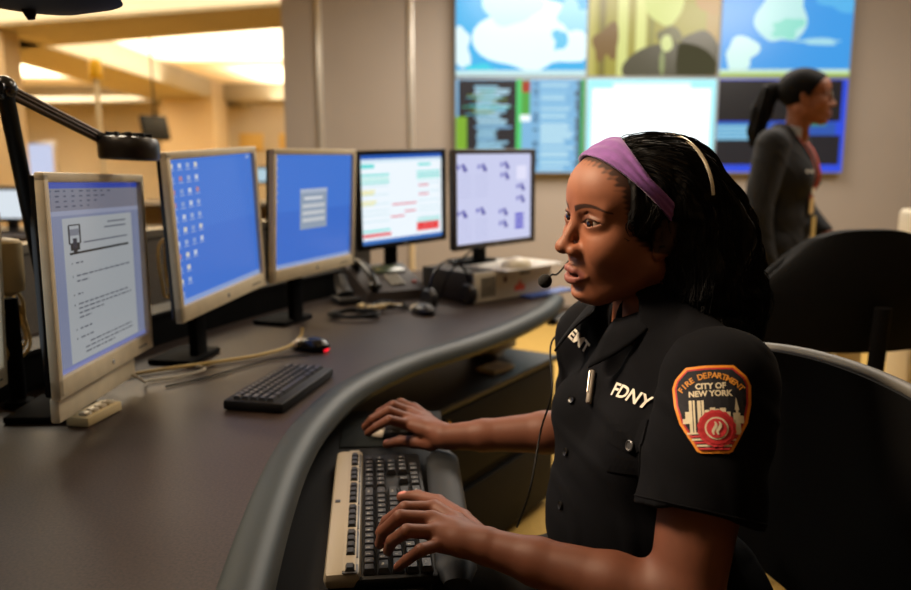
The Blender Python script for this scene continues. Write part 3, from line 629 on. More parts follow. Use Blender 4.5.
# monitor arm clamp seen left of the nearest monitor
t = thing('monitor_arm', 'cream monitor arm joint behind the nearest monitor', 'monitor arm', TR((-.838, 1.50, DZ)))
b = B(); b.lathe([(0, 0), (.026, 0), (.026, .012), (.014, .016), (.014, .21), (0, .21)], 0, 24); obj('post', b, m_blackm, t)
b = B(); b.lathe([(0, .212), (.027, .225), (.029, .25), (.029, .315), (.024, .32), (0, .325)], 0, 28); obj('joint', b, m_beige, t)
b = B(); b.box((-.11, -.01, .275), (.2, .04, .04), .010); obj('arm', b, m_silver2, t)
b = B(); b.box((-.22, -.01, .265), (.02, .11, .11), .004); obj('mounting_plate', b, m_silver, t)
# a second row of things across the room on the left
def far_monitor(x0, x1, y0, y1, d, label, c, side=1):
    a = unproj(x0, y1, d); e = unproj(x1, y0, d); W = e.x-a.x; Hh = e.z-a.z
    t = thing('far_monitor', label, 'monitor', TR((a.x+W/2, a.y, .75)), 'monitors across the room')
    z = a.z-.75
    b = B(); b.box((0, .03, z+Hh/2), (W, .05, Hh), .008); obj('housing', b, m_dgrey, t)
    b = B(); b.box((0, .003, z+Hh/2), (W-.04, .006, Hh-.05), 0); obj('screen', b, glow(c, .95), t)
    b = B(); b.box((0, .06, z/2+.05), (.06, .04, z+.1), .005); b.box((0, .06, .008), (.26, .18, .016), .004); obj('stand', b, m_dgrey, t)
far_monitor(-14, 30, 186, 222, 5.2, 'lit white monitor far off at the left edge', 'dfe9f2')
far_monitor(252, 290, 166, 184, 8.5, 'small lit monitor far behind, right of the blue icon desktop', 'b6d3e0')
t = thing('far_desk', 'long desk across the room behind the privacy panel', 'desk', TR((-2.6, 5.6, 0)))
b = B(); b.box((-.6, -.3, .735), (4.4, .8, .03), .006); obj('desk_top', b, m_lam, t)
b = B(); b.box((-.6, 0, .36), (4.3, .04, .71), .004); obj('modesty_panel', b, mat('far_panel', '6a6058', .8), t)
t = thing('far_desk', 'second desk far behind, nearer the columns', 'desk', TR((-2.2, 8.9, 0)))
b = B(); b.box((0, -.1, .735), (3.0, .8, .03), .006); obj('desk_top', b, m_lam, t)
b = B(); b.box((0, 0.1, .36), (2.9, .04, .71), .004); obj('modesty_panel', b, mat('far_panel', '6a6058', .8), t)
# signal pole with a yellow beacon
a = unproj(95, 62, 7.0)
t = thing('signal_pole', 'slender white pole with a yellow beacon, far back at left', 'signal light', TR((a.x, a.y, 0)))
b = B(); b.tube([(0, 0, 0), (0, 0, a.z-.12)], .022, 0, 12); b.lathe([(0, 0), (.15, 0), (.15, .02), (0, .03)], 0, 24); obj('pole', b, mat('pole_cream', 'd8cdb4', .4), t)
b = B(); b.lathe([(0, .0), (.05, 0), (.055, .02), (.055, .12), (.04, .16), (0, .17)], 0, 20, TR((0, 0, a.z-.14))); tag(obj('beacon', b, mat('beacon_yellow', 'e0b020', .3, noise=(3, .02)), t), 'yellow beacon')
# ceiling television hanging in the far room
a = unproj(155, 128, 11.0)
t = thing('ceiling_television', 'black tilted television hanging before the far column', 'television', TR(a, R(60)))
b = B(); b.box((0, 0, 0), (.42, .08, .34), .02, 0, rot=(R(-14), 0, 0)); obj('housing', b, m_black, t)
b = B(); b.tube([(0, 0, .1), (0, 0, 3.0-a.z)], .012, 0, 10); obj('hanger', b, m_black, t)
# notices on the far wall
for i, (x0, x1, y0, y1) in enumerate(((238, 262, 133, 150), (278, 300, 133, 150))):
    p = unproj(x0, y1, 22.4); e = unproj(x1, y0, 22.4)
    b = B(); b.box(((p.x+e.x)/2, 22.96, (p.z+e.z)/2), (e.x-p.x, .04, e.z-p.z), .01); tag(obj('notice_board', b, mat('notice_yellow', 'd9b262', .8)), ('yellow board on the far wall, the left one', 'yellow board on the far wall, the right one')[i], 'notice board', 'boards on the far wall')

# ================= chairs =================
def office_chair(name, label, M, bw, bh, bz, m_back, rim, arms=True, flat=.32):
    t = thing(name, label, 'chair', M)
    # local: faces -y, back at +y side
    b = B(); b.box((0, 0, .45), (.50, .48, .07), .03, seg=4); obj('seat', b, m_back, t)
    b = B(); n = 22; vs = []; fs = []
    def shape(u, v, side):     # u -1..1 across, v 0..1 up
        k = max(0, v-.72)/.28; w_ = bw/2*(1-.16*k*k)
        e = (1-flat*abs(u)**3.2*v)
        x = u*w_; z = bz+bh*v*e if v > .5 else bz+bh*v
        y = .235-.075*u*u*-1*-1+.03*math.sin(v*PI)+side
        return (x, y, z)
    nu, nv = 24, 20
    for s_, off in ((0, -.018), (1, .018)):
        for i in range(nu+1):
            for j in range(nv+1): vs.append(shape(i/nu*2-1, j/nv, off))
    K = (nu+1)*(nv+1); ix = lambda s_, i, j: s_*K+i*(nv+1)+j
    for i in range(nu):
        for j in range(nv): fs.append((ix(0, i, j), ix(0, i+1, j), ix(0, i+1, j+1), ix(0, i, j+1))); fs.append((ix(1, i, j), ix(1, i, j+1), ix(1, i+1, j+1), ix(1, i+1, j)))
    edge = [(i, 0) for i in range(nu)]+[(nu, j) for j in range(nv)]+[(i, nv) for i in range(nu, 0, -1)]+[(0, j) for j in range(nv, 0, -1)]
    for a_, c_ in zip(edge, edge[1:]+edge[:1]): fs.append((ix(0, *a_), ix(1, *a_), ix(1, *c_), ix(0, *c_)))
    b.add(vs, fs, 0, True); obj('backrest', b, m_back, t)
    if rim:
        b = B(); e2 = [Vector(shape(i/nu*2-1, j/nv, 0)) for i, j in edge]; b.tube(e2, .0115, 0, 10, closed=True); tag(obj('back_frame', b, rim, t), 'silver frame of the backrest')
    b = B(); b.tube([(0, .10, .40), (0, .27, .42), (0, .30, bz+.12)], .022, 0, 12, flat=.6); obj('back_support', b, m_blackm, t)
    b = B(); b.tube([(0, 0, .09), (0, 0, .41)], [.032, .026], 0, 16); obj('gas_column', b, m_black, t)
    for k in range(5):
        a = 2*PI*k/5; x, y = math.cos(a), math.sin(a)
        b = B(); b.tube([(0, 0, .105), (.28*x, .28*y, .075)], [.028, .017], 0, 10); lg = obj('leg', b, m_black, t)
        b = B(); b.lathe([(0, -.022), (.022, -.022), (.027, -.012), (.027, .012), (.022, .022), (0, .022)], 0, 16, TR((.285*x, .285*y, .027), a, PI/2)); obj('caster', b, m_blackm, lg)
    for s in (-1, 1) if arms else ():
        b = B(); b.tube(spline([(s*.24, .05, .43), (s*.30, .05, .45), (s*.31, .04, .60)], 5), .014, 0, 10, flat=.7); b.box((s*.31, 0, .615), (.07, .24, .025), .011); obj('armrest', b, m_black, t)
    return t
m_mesh = mat('chair_mesh_black', '050506', .85, spec=.12, noise=(400, .3))
m_pad = mat('chair_pad_black', '070708', .8, spec=.15)
office_chair('office_chair', 'black mesh office chair with a silver rim that the seated woman sits in', TR((.35, 1.00, 0), R(-90)), .80, .40, .522, m_mesh, mat('rim_silver', '57534b', .5, .4), True, .05)
office_chair('office_chair', 'empty high-backed black office chair behind the seated woman', TR((.97, 2.18, 0), R(188)), .54, .30, .75, m_pad, None, False, .42)
# cream thing at the right edge and small items behind the chairs
t = thing('coat_stand_case', 'cream upright case at the right edge before the wall', 'case', TR((2.06, 3.5, 0)))
b = B(); b.box((0, 0, .50), (.2, .2, 1.0), .02, seg=3); obj('shell', b, m_silver2, t)
b = B(); b.box((-.03, -.104, .95), (.06, .008, .02), .003); obj('handle', b, m_dgrey, t)
b = B(); b.box((0, 0, .265), (.12, .10, .53), .01); tag(obj('waste_box', b, mat('cream_box', 'c9b27c', .6), None, TR((1.44, 2.96, 0), .3)), 'slim cream box on the floor behind the chairs', 'box')
# ================= soft-form modelling: distance fields turned into one continuous mesh =================
f32 = np.float32
def A(v): return np.asarray(v, dtype=f32)
def sm(a, b, k):                      # smooth union
    h = np.clip(.5+.5*(b-a)/k, 0, 1); return b*(1-h)+a*h-k*h*(1-h)
def smi(a, b, k): return -sm(-a, -b, k)
def cut(a, b, k): return -sm(-a, b, k)   # a minus b
def ell(P, c, r, rot=None):
    Q = P-A(c)
    if rot is not None: Q = Q @ A(Euler(rot).to_matrix())       # into the local frame
    r = A(r); k0 = np.sqrt(((Q/r)**2).sum(1)); k1 = np.sqrt(((Q/(r*r))**2).sum(1))
    return k0*(k0-1)/np.maximum(k1, 1e-6)
def cap(P, a, b, ra, rb=None):
    rb = ra if rb is None else rb; a, b = A(a), A(b); d = b-a
    h = np.clip(((P-a)@d)/max(float(d@d), 1e-9), 0, 1)
    return np.sqrt(((P-a-h[:, None]*d)**2).sum(1))-(ra+(rb-ra)*h)
def chain(P, pts, rs, k=.006):
    d = None
    for i in range(len(pts)-1):
        e = cap(P, pts[i], pts[i+1], rs[i], rs[i+1]); d = e if d is None else sm(d, e, k)
    return d
def boxd(P, c, h, r=0, rot=None):
    Q = P-A(c)
    if rot is not None: Q = Q @ A(Euler(rot).to_matrix())
    q = np.abs(Q)-(A(h)-r); return np.sqrt((np.maximum(q, 0)**2).sum(1))+np.minimum(q.max(1), 0)-r
def net(f, lo, hi, h):
    """surface nets over the zero level of f; fine samples only near the surface"""
    lo = A(lo); S = 6; nb = [int(math.ceil((hi[i]-lo[i])/(h*S))) for i in range(3)]; n = [b_*S+1 for b_ in nb]
    ax = [lo[i]+h*np.arange(n[i], dtype=f32) for i in range(3)]
    cx = [lo[i]+h*S*(np.arange(nb[i], dtype=f32)+.5) for i in range(3)]
    G = np.stack(np.meshgrid(*cx, indexing='ij'), -1).reshape(-1, 3); D = f(G).reshape(nb)
    near = np.abs(D) < h*S*1.25+.004
    V = np.repeat(np.repeat(np.repeat(np.where(D > 0, 1., -1.).astype(f32), S, 0), S, 1), S, 2)
    V = np.pad(V, ((0, 1), (0, 1), (0, 1)), mode='edge')
    msk = np.zeros(n, bool)
    for i, j, k in np.argwhere(near): msk[i*S:i*S+S+1, j*S:j*S+S+1, k*S:k*S+S+1] = True
    idx = np.argwhere(msk); out = np.empty(len(idx), f32)
    for s in range(0, len(idx), 400000):
        q = idx[s:s+400000]; out[s:s+400000] = f(np.stack([ax[0][q[:, 0]], ax[1][q[:, 1]], ax[2][q[:, 2]]], 1).astype(f32))
    V[msk] = out; neg = V < 0
    cnt = sum(neg[a:n[0]-1+a, b_:n[1]-1+b_, c:n[2]-1+c].astype(np.int8) for a in (0, 1) for b_ in (0, 1) for c in (0, 1))
    act = (cnt > 0) & (cnt < 8); cells = np.argwhere(act); cid = np.full(act.shape, -1, np.int64); cid[act] = np.arange(len(cells))
    acc = np.zeros((len(cells), 3)); num = np.zeros(len(cells))
    cr = [(a, b_, c) for a in (0, 1) for b_ in (0, 1) for c in (0, 1)]
    for p in cr:
        for axs in range(3):
            if p[axs]: continue
            q = list(p); q[axs] = 1
            v0 = V[cells[:, 0]+p[0], cells[:, 1]+p[1], cells[:, 2]+p[2]]; v1 = V[cells[:, 0]+q[0], cells[:, 1]+q[1], cells[:, 2]+q[2]]
            m = (v0 < 0) != (v1 < 0); t = np.where(m, v0/np.where(m, v0-v1, 1), 0)
            e = np.tile(np.array(p, float), (len(cells), 1)); e[:, axs] += t
            acc[m] += e[m]; num[m] += 1
    verts = (cells+acc/num[:, None])*h+lo
    quads = []
    for axs in range(3):
        o1, o2 = [(1, 2), (2, 0), (0, 1)][axs]
        sl0 = [slice(None)]*3; sl1 = [slice(None)]*3; sl0[axs] = slice(0, -1); sl1[axs] = slice(1, None)
        a, b_ = neg[tuple(sl0)], neg[tuple(sl1)]; e = np.argwhere(a != b_)
        ok = (e[:, o1] > 0) & (e[:, o2] > 0) & (e[:, o1] < n[o1]-1) & (e[:, o2] < n[o2]-1); e = e[ok]
        fl = a[e[:, 0], e[:, 1], e[:, 2]]
        def c(d1, d2):
            q = e.copy(); q[:, o1] += d1; q[:, o2] += d2; return cid[q[:, 0], q[:, 1], q[:, 2]]
        Q = np.stack([c(-1, -1), c(0, -1), c(0, 0), c(-1, 0)], 1); Q[~fl] = Q[~fl][:, ::-1]
        quads.append(Q)
    Q = np.concatenate(quads); Q = Q[(Q >= 0).all(1)]
    return verts, Q
def relax(v, q, it=1):
    for _ in range(it):
        acc = np.zeros_like(v); num = np.zeros(len(v))
        for k in range(4):
            a, b_ = q[:, k], q[:, (k+1) % 4]
            np.add.at(acc, a, v[b_]); np.add.at(num, a, 1); np.add.at(acc, b_, v[a]); np.add.at(num, b_, 1)
        v = v*.5+.5*acc/np.maximum(num, 1)[:, None]
    return v
def npobj(name, parts, mats, parent=None, M=None, colour=None):
    """parts: list of (verts, quads, material index or array); one mesh"""
    vs = np.concatenate([p[0] for p in parts]); k = 0; qs = []; mi = []
    for p in parts: qs.append(p[1]+k); k += len(p[0]); mi.append(np.full(len(p[1]), p[2]) if np.isscalar(p[2]) else p[2])
    q = np.concatenate(qs); mi = np.concatenate(mi).astype(np.int32)
    me = bpy.data.meshes.new(name); me.vertices.add(len(vs)); me.vertices.foreach_set('co', vs.astype(f32).ravel())
    me.loops.add(q.size); me.loops.foreach_set('vertex_index', q.astype(np.int32).ravel())
    me.polygons.add(len(q)); me.polygons.foreach_set('loop_start', np.arange(0, q.size, 4, dtype=np.int32)); me.polygons.foreach_set('loop_total', np.full(len(q), 4, np.int32))
    for m in (mats if isinstance(mats, (list, tuple)) else [mats]): me.materials.append(m)
    me.polygons.foreach_set('material_index', mi); me.polygons.foreach_set('use_smooth', np.ones(len(q), bool))
    if colour is not None:
        ca = me.color_attributes.new('tone', 'FLOAT_COLOR', 'POINT'); ca.data.foreach_set('color', np.concatenate([colour, np.ones((len(vs), 1))], 1).astype(f32).ravel())
    me.update(calc_edges=True); me.validate()
    o = bpy.data.objects.new(name, me); COL.objects.link(o)
    if parent: o.parent = parent
    if M is not None: o.matrix_local = M
    return o
def tf(M): return A(M.inverted())
def loc(P, Mi): return P @ Mi[:3, :3].T+Mi[:3, 3]
# ---------------- head (local: +x the face looks, +y its left, +z up; eyes at z = 0) ----------------
def headf(P, mouth=.0030, young=True):
    S = np.abs(P[:, 1]); M_ = P.copy(); M_[:, 1] = S      # mirrored copy for paired features
    d = ell(P, (-.012, 0, .026), (.092, .074, .071))
    d = sm(d, ell(P, (.038, 0, .034), (.056, .062, .054)), .022)
    d = sm(d, ell(P, (.031, 0, -.030), (.053, .060, .071)), .02)
    d = sm(d, cap(M_, (.000, .051, -.055), (.056, .019, -.098), .019, .015), .03)
    d = sm(d, ell(M_, (.054, .039, -.032), (.029, .026, .028)), .024)            # cheek
    d = sm(d, ell(P, (.068, 0, -.098), (.018, .019, .014)), .018)               # chin
    d = sm(d, ell(P, (.062, 0, -.066), (.025, .030, .027)), .018)               # muzzle
    d = sm(d, cap(P, (-.022, 0, -.05), (-.040, 0, -.17), .045, .048), .03)      # neck
    d = sm(d, cap(M_, (-.03, .052, -.05), (-.0, .018, -.155), .012, .010), .02)
    d = cut(d, ell(M_, (.095, .031, .001), (.016, .0175, .0105)), .015)          # sockets
    d = sm(d, cap(M_, (.082, .012, .0165), (.068, .046, .0165), .0040, .004), .016)      # brow
    # nose
    n_ = cap(P, (.080, 0, .010), (.0995, 0, -.029), .0062, .0082)
    n_ = sm(n_, ell(P, (.1022, 0, -.0352), (.0115, .0118, .0098)), .006)
    n_ = sm(n_, ell(M_, (.0918, .0142, -.0390), (.0112, .0088, .0085)), .006)
    d = sm(d, n_, .010)
    d = cut(d, ell(M_, (.0975, .0078, -.0475), (.0062, .0038, .0045), (0, .25, .35)), .002)
    d = cut(d, cap(M_, (.097, .0235, -.033), (.088, .0255, -.045), .0010), .005)
    d = cut(d, cap(P, (.0965, 0, -.050), (.0945, 0, -.0605), .0014), .004)           # philtrum
    # lips
    u = sm(chain(M_, [(.0905, .0035, -.0652), (.0885, .011, -.0665), (.0790, .0250, -.0722)], [.0056, .0052, .0016], .003), cap(P, (.0905, -.004, -.0662), (.0905, .004, -.0662), .0050), .003)
    l_ = sm(chain(M_, [(.0890, .0, -.0800), (.0862, .012, -.0785), (.0785, .0243, -.0728)], [.0070, .0062, .0017], .003), cap(P, (.0885, -.006, -.0800), (.0885, .006, -.0800), .0066), .003)
    d = sm(d, u, .0045); d = sm(d, l_, .0045)
    d = cut(d, ell(P, (.088, 0, -.0935), (.007, .018, .0035)), .008)
    d = cut(d, ell(P, (.0895, 0, -.0728), (.018, .0180, mouth)), .0016)
    # eyelids and their opening
    d = sm(d, ell(M_, (.0700, .0320, -.0005), (.0162, .0205, .0158)), .006)
    y = (M_[:, 1]-.0320)/.0192; zu = .0051*(1-y*y)+.0020*y; zl = -.0049*(1-y*y)+.0020*y
    z = M_[:, 2]; op = np.maximum(np.maximum(z-zu, zl-z), np.maximum(np.abs(y)-1, 0)*.015)
    d = cut(d, np.maximum(op, .070-P[:, 0]), .0012)
    d = cut(d, chain(M_, [(.0818, .0155, .0085), (.0848, .0305, .0128), (.0780, .0490, .0088)], [.0006, .0008, .0005], .002), .003)
    # ears
    e = ell(M_, (-.004, .0745, -.012), (.0165, .0055, .030), (0, -.15, -.30))
    e = cut(e, ell(M_, (.001, .080, -.010), (.009, .0055, .018), (0, -.15, -.30)), .004)
    e = sm(e, ell(M_, (.006, .0735, -.012), (.004, .004, .007)), .003); e = sm(e, ell(M_, (.004, .072, -.036), (.0075, .0042, .0085)), .004)
    return sm(d, e, .005)
def head_colour(v, skin, lip, brow, lid):
    """true colours of skin, lips, brows and eye make-up"""
    c = np.tile(A(lin(skin)), (len(v), 1)); x, y, z = v[:, 0], np.abs(v[:, 1]), v[:, 2]
    def mix(w_, col): w_ = np.clip(w_, 0, 1)[:, None]; return c*(1-w_)+A(lin(col))*w_
    fy = y/.0250; up = -.0608-.0065*fy**2.2+.0022*np.exp(-((y-.004)/.003)**2)-.0018*np.exp(-(y/.0022)**2); lo_ = -.0872+.0120*fy**2
    w_ = (x > .072)*np.clip((up-z)/.0012+.5, 0, 1)*np.clip((z-lo_)/.0014+.5, 0, 1)*(fy < 1); c = mix(w_*.9, lip)
    t = (y-.010)/.046; bz = .0160+.0120*np.sin(np.clip(t, 0, 1)*2.3)-.009*t; th = .0046*(1-.6*np.clip(t, 0, 1))
    c = mix((x > .055)*np.clip((th-np.abs(z-bz))/.0012, 0, 1)*(t > -.03)*(t < 1.02)*.88, brow)
    ey = (y-.033)/.021; r = np.sqrt(ey**2+((z-.003)/.0115)**2); c = mix((x > .06)*np.clip(1.25-r, 0, 1)*.75, lid)
    op = np.abs((z-(.0051*(1-((y-.0320)/.0192)**2)+.0020*(y-.0320)/.0192))); c = mix((x > .066)*(np.abs(y-.0320) < .0205)*np.clip(1-op/.0017, 0, 1)*.95, '070405')
    return c
def skin_mat(name, rough=.42, spec=.45):
    m = bpy.data.materials.new(name); m.use_nodes = True; nt = m.node_tree; b_ = nt.nodes['Principled BSDF']
    at = nt.nodes.new('ShaderNodeAttribute'); at.attribute_name = 'tone'; tc = nt.nodes.new('ShaderNodeTexCoord')
    n = nt.nodes.new('ShaderNodeTexNoise'); n.inputs['Scale'].default_value = 38; n.inputs['Detail'].default_value = 5; nt.links.new(tc.outputs['Object'], n.inputs['Vector'])
    r = nt.nodes.new('ShaderNodeMapRange'); r.inputs['To Min'].default_value = .82; r.inputs['To Max'].default_value = 1.16; nt.links.new(n.outputs['Fac'], r.inputs['Value'])
    v = nt.nodes.new('ShaderNodeVectorMath'); v.operation = 'SCALE'; nt.links.new(at.outputs['Color'], v.inputs[0]); nt.links.new(r.outputs['Result'], v.inputs['Scale'])
    nt.links.new(v.outputs['Vector'], b_.inputs['Base Color']); b_.inputs['Roughness'].default_value = rough; b_.inputs['Specular IOR Level'].default_value = spec
    n2 = nt.nodes.new('ShaderNodeTexNoise'); n2.inputs['Scale'].default_value = 420; nt.links.new(tc.outputs['Object'], n2.inputs['Vector'])
    bp = nt.nodes.new('ShaderNodeBump'); bp.inputs['Strength'].default_value = .12; bp.inputs['Distance'].default_value = .0006
    nt.links.new(n2.outputs['Fac'], bp.inputs['Height']); nt.links.new(bp.outputs['Normal'], b_.inputs['Normal'])
    return m
def eyes(person, H, gaze, iris='2a1208', s=1.0):
    """eyeballs with iris and pupil; gaze = direction in the head's frame"""
    mats = [mat('eye_white', '948880', .15, spec=.5), mat('iris_brown', iris, .1, spec=.8), mat('pupil', '030303', .08, spec=.8), mat('eye_wet', 'ffffff', .05)]
    for sy in (1, -1):
        q = Vector(gaze).normalized().to_track_quat('Z', 'Y').to_matrix().to_4x4()
        M = H @ Matrix.Translation((.0702, sy*.0315, 0)) @ q; r = .0146; b = B(); n = 40; rings = [math.radians(a_) for a_ in (0, 6, 10, 10.6, 13, 17, 21, 26, 28.5, 30, 36, 50, 70, 90, 120, 150, 180)]
        vs = []; fs = []; mi = []
        for t in rings:
            rr = r*(1+.05*max(0, 1-(t/.5)**2))
            for j in range(n): vs.append((rr*math.sin(t)*math.cos(2*PI*j/n), rr*math.sin(t)*math.sin(2*PI*j/n), rr*math.cos(t)))
        for i in range(len(rings)-1):
            m_ = 2 if i < 3 else 1 if i < 8 else 0
            for j in range(n): b.add([], [], 0); fs.append((i*n+j, i*n+(j+1) % n, (i+1)*n+(j+1) % n, (i+1)*n+j)); mi.append(m_)
        b.add(vs, fs, 0, True, M); b.mi = mi
        obj('eye', b, mats[:3], person, autosmooth=False)
# ================= the seated woman =================
PW = Vector((.335, 1.14, 0))
woman = thing('person', 'seated woman in a black uniform shirt and purple headband typing at the console', 'person', Matrix.Translation(PW))
WI = Matrix.Translation(-PW)          # parts are modelled in room coordinates
H = TR((.2525, 1.145, 1.138)) @ Euler((R(-5), R(1), R(197)), 'XYZ').to_matrix().to_4x4() @ Matrix.Scale(1.05, 4)
HI = tf(H); HS = 1.05
def hp(*p): return H @ Vector(p)
S_L = Vector((.318, .948, .950)); E_L = Vector((.262, .858, .712)); W_L = on_z(492, 548, .733)
S_R = Vector((.232, 1.262, .935)); E_R = Vector((.255, 1.375, .745)); W_R = on_z(446, 437, .722)
KT = TZ+.0235+.006
def hand(P, W, E, fingers, thumb, rs, knr=.0115):
    """wrist W, forearm towards E, fingers = joint lists (knuckle, middle joint, end joint, tip)"""
    d = chain(P, [E, E.lerp(W, .35), E.lerp(W, .75), W], [.040*rs, .0375*rs, .0285*rs, .0235*rs], .01)
    for k, J in enumerate(fingers):
        s = (.0088, .0092, .0087, .0076)[k]*rs
        m = chain(P, [W.lerp(J[0], .12), W.lerp(J[0], .6), J[0]], [.0165*rs, .0135*rs, knr*rs], .006); d = sm(d, m, .012)
        f = chain(P, J, [s*1.12, s*1.04, s*.92, s*.80], .0025); d = sm(d, f, .0035)
    t = chain(P, [W.lerp(thumb[0], .25), thumb[0], thumb[1], thumb[2], thumb[3]], [.015*rs, .0145*rs, .0118*rs, .0100*rs, .0086*rs], .005)
    return sm(d, t, .006)
zk = KT+.0085
FL = [[on_z(434, 508, .750), on_z(405, 508, .757), on_z(387, 521, .733), on_z(380, 533, zk)],
      [on_z(432, 519, .754), on_z(400, 517, .762), on_z(384, 531, .735), on_z(380, 544, zk)],
      [on_z(434, 532, .748), on_z(407, 531, .757), on_z(392, 541, .731), on_z(388, 551, zk)],
      [on_z(441, 544, .736), on_z(421, 550, .744), on_z(407, 560, .726), on_z(398, 567, zk)]]
TL = [on_z(462, 520, .722), on_z(438, 503, .712), on_z(418, 497, .710), on_z(402, 497, zk)]
FR = [[on_z(407, 424, .735), on_z(389, 420, .750), on_z(376, 427, .735), on_z(368, 433, .716)],
      [on_z(407, 418, .739), on_z(388, 411, .756), on_z(373, 419, .740), on_z(365, 427, .718)],
      [on_z(410, 412, .737), on_z(393, 405, .752), on_z(380, 412, .734), on_z(373, 419, .712)],
      [on_z(414, 408, .729), on_z(401, 402, .738), on_z(390, 407, .722), on_z(383, 412, .704)]]
TR_ = [on_z(431, 443, .706), on_z(414, 442, .702), on_z(400, 441, .698), on_z(387, 444, .690)]
def armf(S, E, W, F, T, rs):
    def f(P):
        d = hand(P, W, E, F, T, rs); return sm(d, chain(P, [S, S.lerp(E, .5), E], [.052, .048, .041], .01), .02)
    return f
def bounds(pts, pad): a = np.array([list(p) for p in pts]); return a.min(0)-pad, a.max(0)+pad
bp_ = []
v, q = net(lambda P: headf(P, .0027), (-.12, -.1, -.20), (.13, .1, .125), .0013)
v = relax(v, q, 1); ch = head_colour(v, '85523a', '7a4640', '0b0605', '2e1a17')
hv_l = v
hv = v @ np.array(H.to_3x3()).T+np.array(H.translation)
bp_.append((hv, q, 0)); 
hx = hv_l[:, 0]; hz_ = hv_l[:, 2]; edge = np.interp(hz_, [-.05, -.03, -.01, .03, .05, .07, .09], [-.03, .016, .038, .050, .058, .070, .085])
ch = ch*(1-.85*np.clip((edge+.004-hx+.003*np.sin(hz_*900)+.003*np.sin(hv_l[:, 1]*700))/.009, 0, 1)[:, None])      # fine dark hair along the hairline
cols = [ch]
shaded_skin_c = A(lin('6c4130'))  # arms toned darker than the face: shade put into the skin colour
NAILS = []
for S, E, W, F, T, rs in ((S_L, E_L, W_L, FL, TL, 1.0), (S_R, E_R, W_R, FR, TR_, .98)):
    g = armf(S, E, W, F, T, rs); lo, hi = bounds([S, E, W]+sum(F, [])+T, .07)
    v, q = net(g, lo, hi, .0020); v = relax(v, q, 1); c = np.tile(shaded_skin_c, (len(v), 1)); wv = v.astype(float)
    for J in F+[T]:          # nails: paler pink plates on the upper side of the tips
        tip, dip = J[-1], J[-2]; ax_ = (tip-dip).normalized(); up = Vector((0, 0, 1)); up = (up-ax_*up.dot(ax_)).normalized()
        ce = tip+ax_*.0035*0+up*.0075*rs; dl = wv-np.array(ce); sd = ax_.cross(up)
        r_ = np.sqrt((dl@np.array(ax_)/.0068)**2+(dl@np.array(sd)/.0048)**2+(dl@np.array(up)/.006)**2)
        w_ = np.clip((1.05-r_)/.15, 0, 1)[:, None]; c = c*(1-w_)+A(lin('c77f78'))*w_
    # knuckle creases a little darker
    bp_.append((v-0, q, 0)); cols.append(c)
skin = skin_mat('skin_brown', .55, .34)
bodym = npobj('body', [(p[0]-np.array(PW), p[1], 0) for p in bp_], skin, woman, None, np.concatenate(cols))
eyes(woman, WI @ H, (1, .20, .0))
b = B(); b.tube([WI @ hp(.0745-.5*yy*yy*18, yy, -.0695) for yy in np.linspace(-.018, .018, 11)], .0034, 0, 10); obj('teeth', b, mat('teeth', 'c9beb0', .25), woman)

# ---- uniform shirt
fw = Vector((-math.cos(R(20)), -math.sin(R(20)), 0)); lf = Vector((-fw.y*-1*-1, 0, 0)); lf = Vector((math.sin(R(20)), -math.cos(R(20)), 0))
BT = Matrix(((fw.x, lf.x, 0, PW.x), (fw.y, lf.y, 0, PW.y), (0, 0, 1, 0), (0, 0, 0, 1))); BI = tf(BT)
def torso(P):
    Q = loc(P, BI); M_ = Q.copy(); M_[:, 1] = np.abs(Q[:, 1])
    d = ell(Q, (.0, 0, .56), (.125, .175, .13)); d = sm(d, ell(Q, (.078, 0, .70), (.122, .145, .17)), .05)
    d = sm(d, ell(Q, (.040, 0, .85), (.108, .155, .15)), .05); d = sm(d, ell(M_, (.112, .072, .835), (.060, .066, .068)), .035)
    d = sm(d, cap(M_, (.045, .150, .945), (.040, .045, .985), .050, .040), .03)
    return sm(d, cap(Q, (.04, 0, .93), (.055, 0, 1.0), .065, .055), .03)
def sleeve(P, S, E):
    a = S; e = S.lerp(E, .56); d = cap(P, a, e, .070, .073)
    ax_ = (e-a).normalized(); h_ = (P-A(e))@A(ax_)                # trim square at the hem
    return np.maximum(d, h_-.010)
def folds(P, d):
    x, y, z = P[:, 0], P[:, 1], P[:, 2]
    a = np.sin(z*58+x*22+2.2*np.sin(x*13+y*9))*.5+np.sin(z*31-y*26+1.7*np.sin(z*12+x*17)+1)*.8+np.sin((x+y)*47+z*20+2*np.sin(z*23))*.35
    c_ = np.sin(z*44+x*60-y*18+2.6*np.sin(z*16+y*11)); return d+.0042*(a-.35*a*np.abs(a))*np.clip((1.0-z)/.12, .25, 1)-.0022*np.clip(c_-.55, 0, 1)*2
def shirtf(P):
    d = torso(P)
    for S, E in ((S_L, E_L), (S_R, E_R)): d = sm(d, sleeve(P, S, E), .028)
    return folds(P, d)
neckdir = (Vector(hp(-.035, 0, -.13)), Vector(hp(-.03, 0, -.05)))
def shirt_cut(P):
    d = shirtf(P); Q = loc(P, BI)
    inner = shirtf(P)+.006 if False else d+.0065
    # open neck and hollow hem of the sleeves
    nk = cap(P, neckdir[0]+Vector((0, 0, -.03)), neckdir[1], .056, .06)
    d = cut(d, nk, .006)
    vee = ell(Q, (.125, 0, .985), (.050, .030, .066)); d = cut(d, vee, .006)
    for S, E in ((S_L, E_L), (S_R, E_R)):
        a = S.lerp(E, .38); e = S.lerp(E, .75); d = cut(d, cap(P, a, e, .058, .063), .002)
    return d
v, q = net(shirt_cut, (.08, .80, .50), (.52, 1.42, 1.08), .0030); v = relax(v, q, 1)
m_shirt = mat('uniform_cloth', '06070c', .9, spec=.12, noise=(60, .12), bump=(900, .35, .0006))
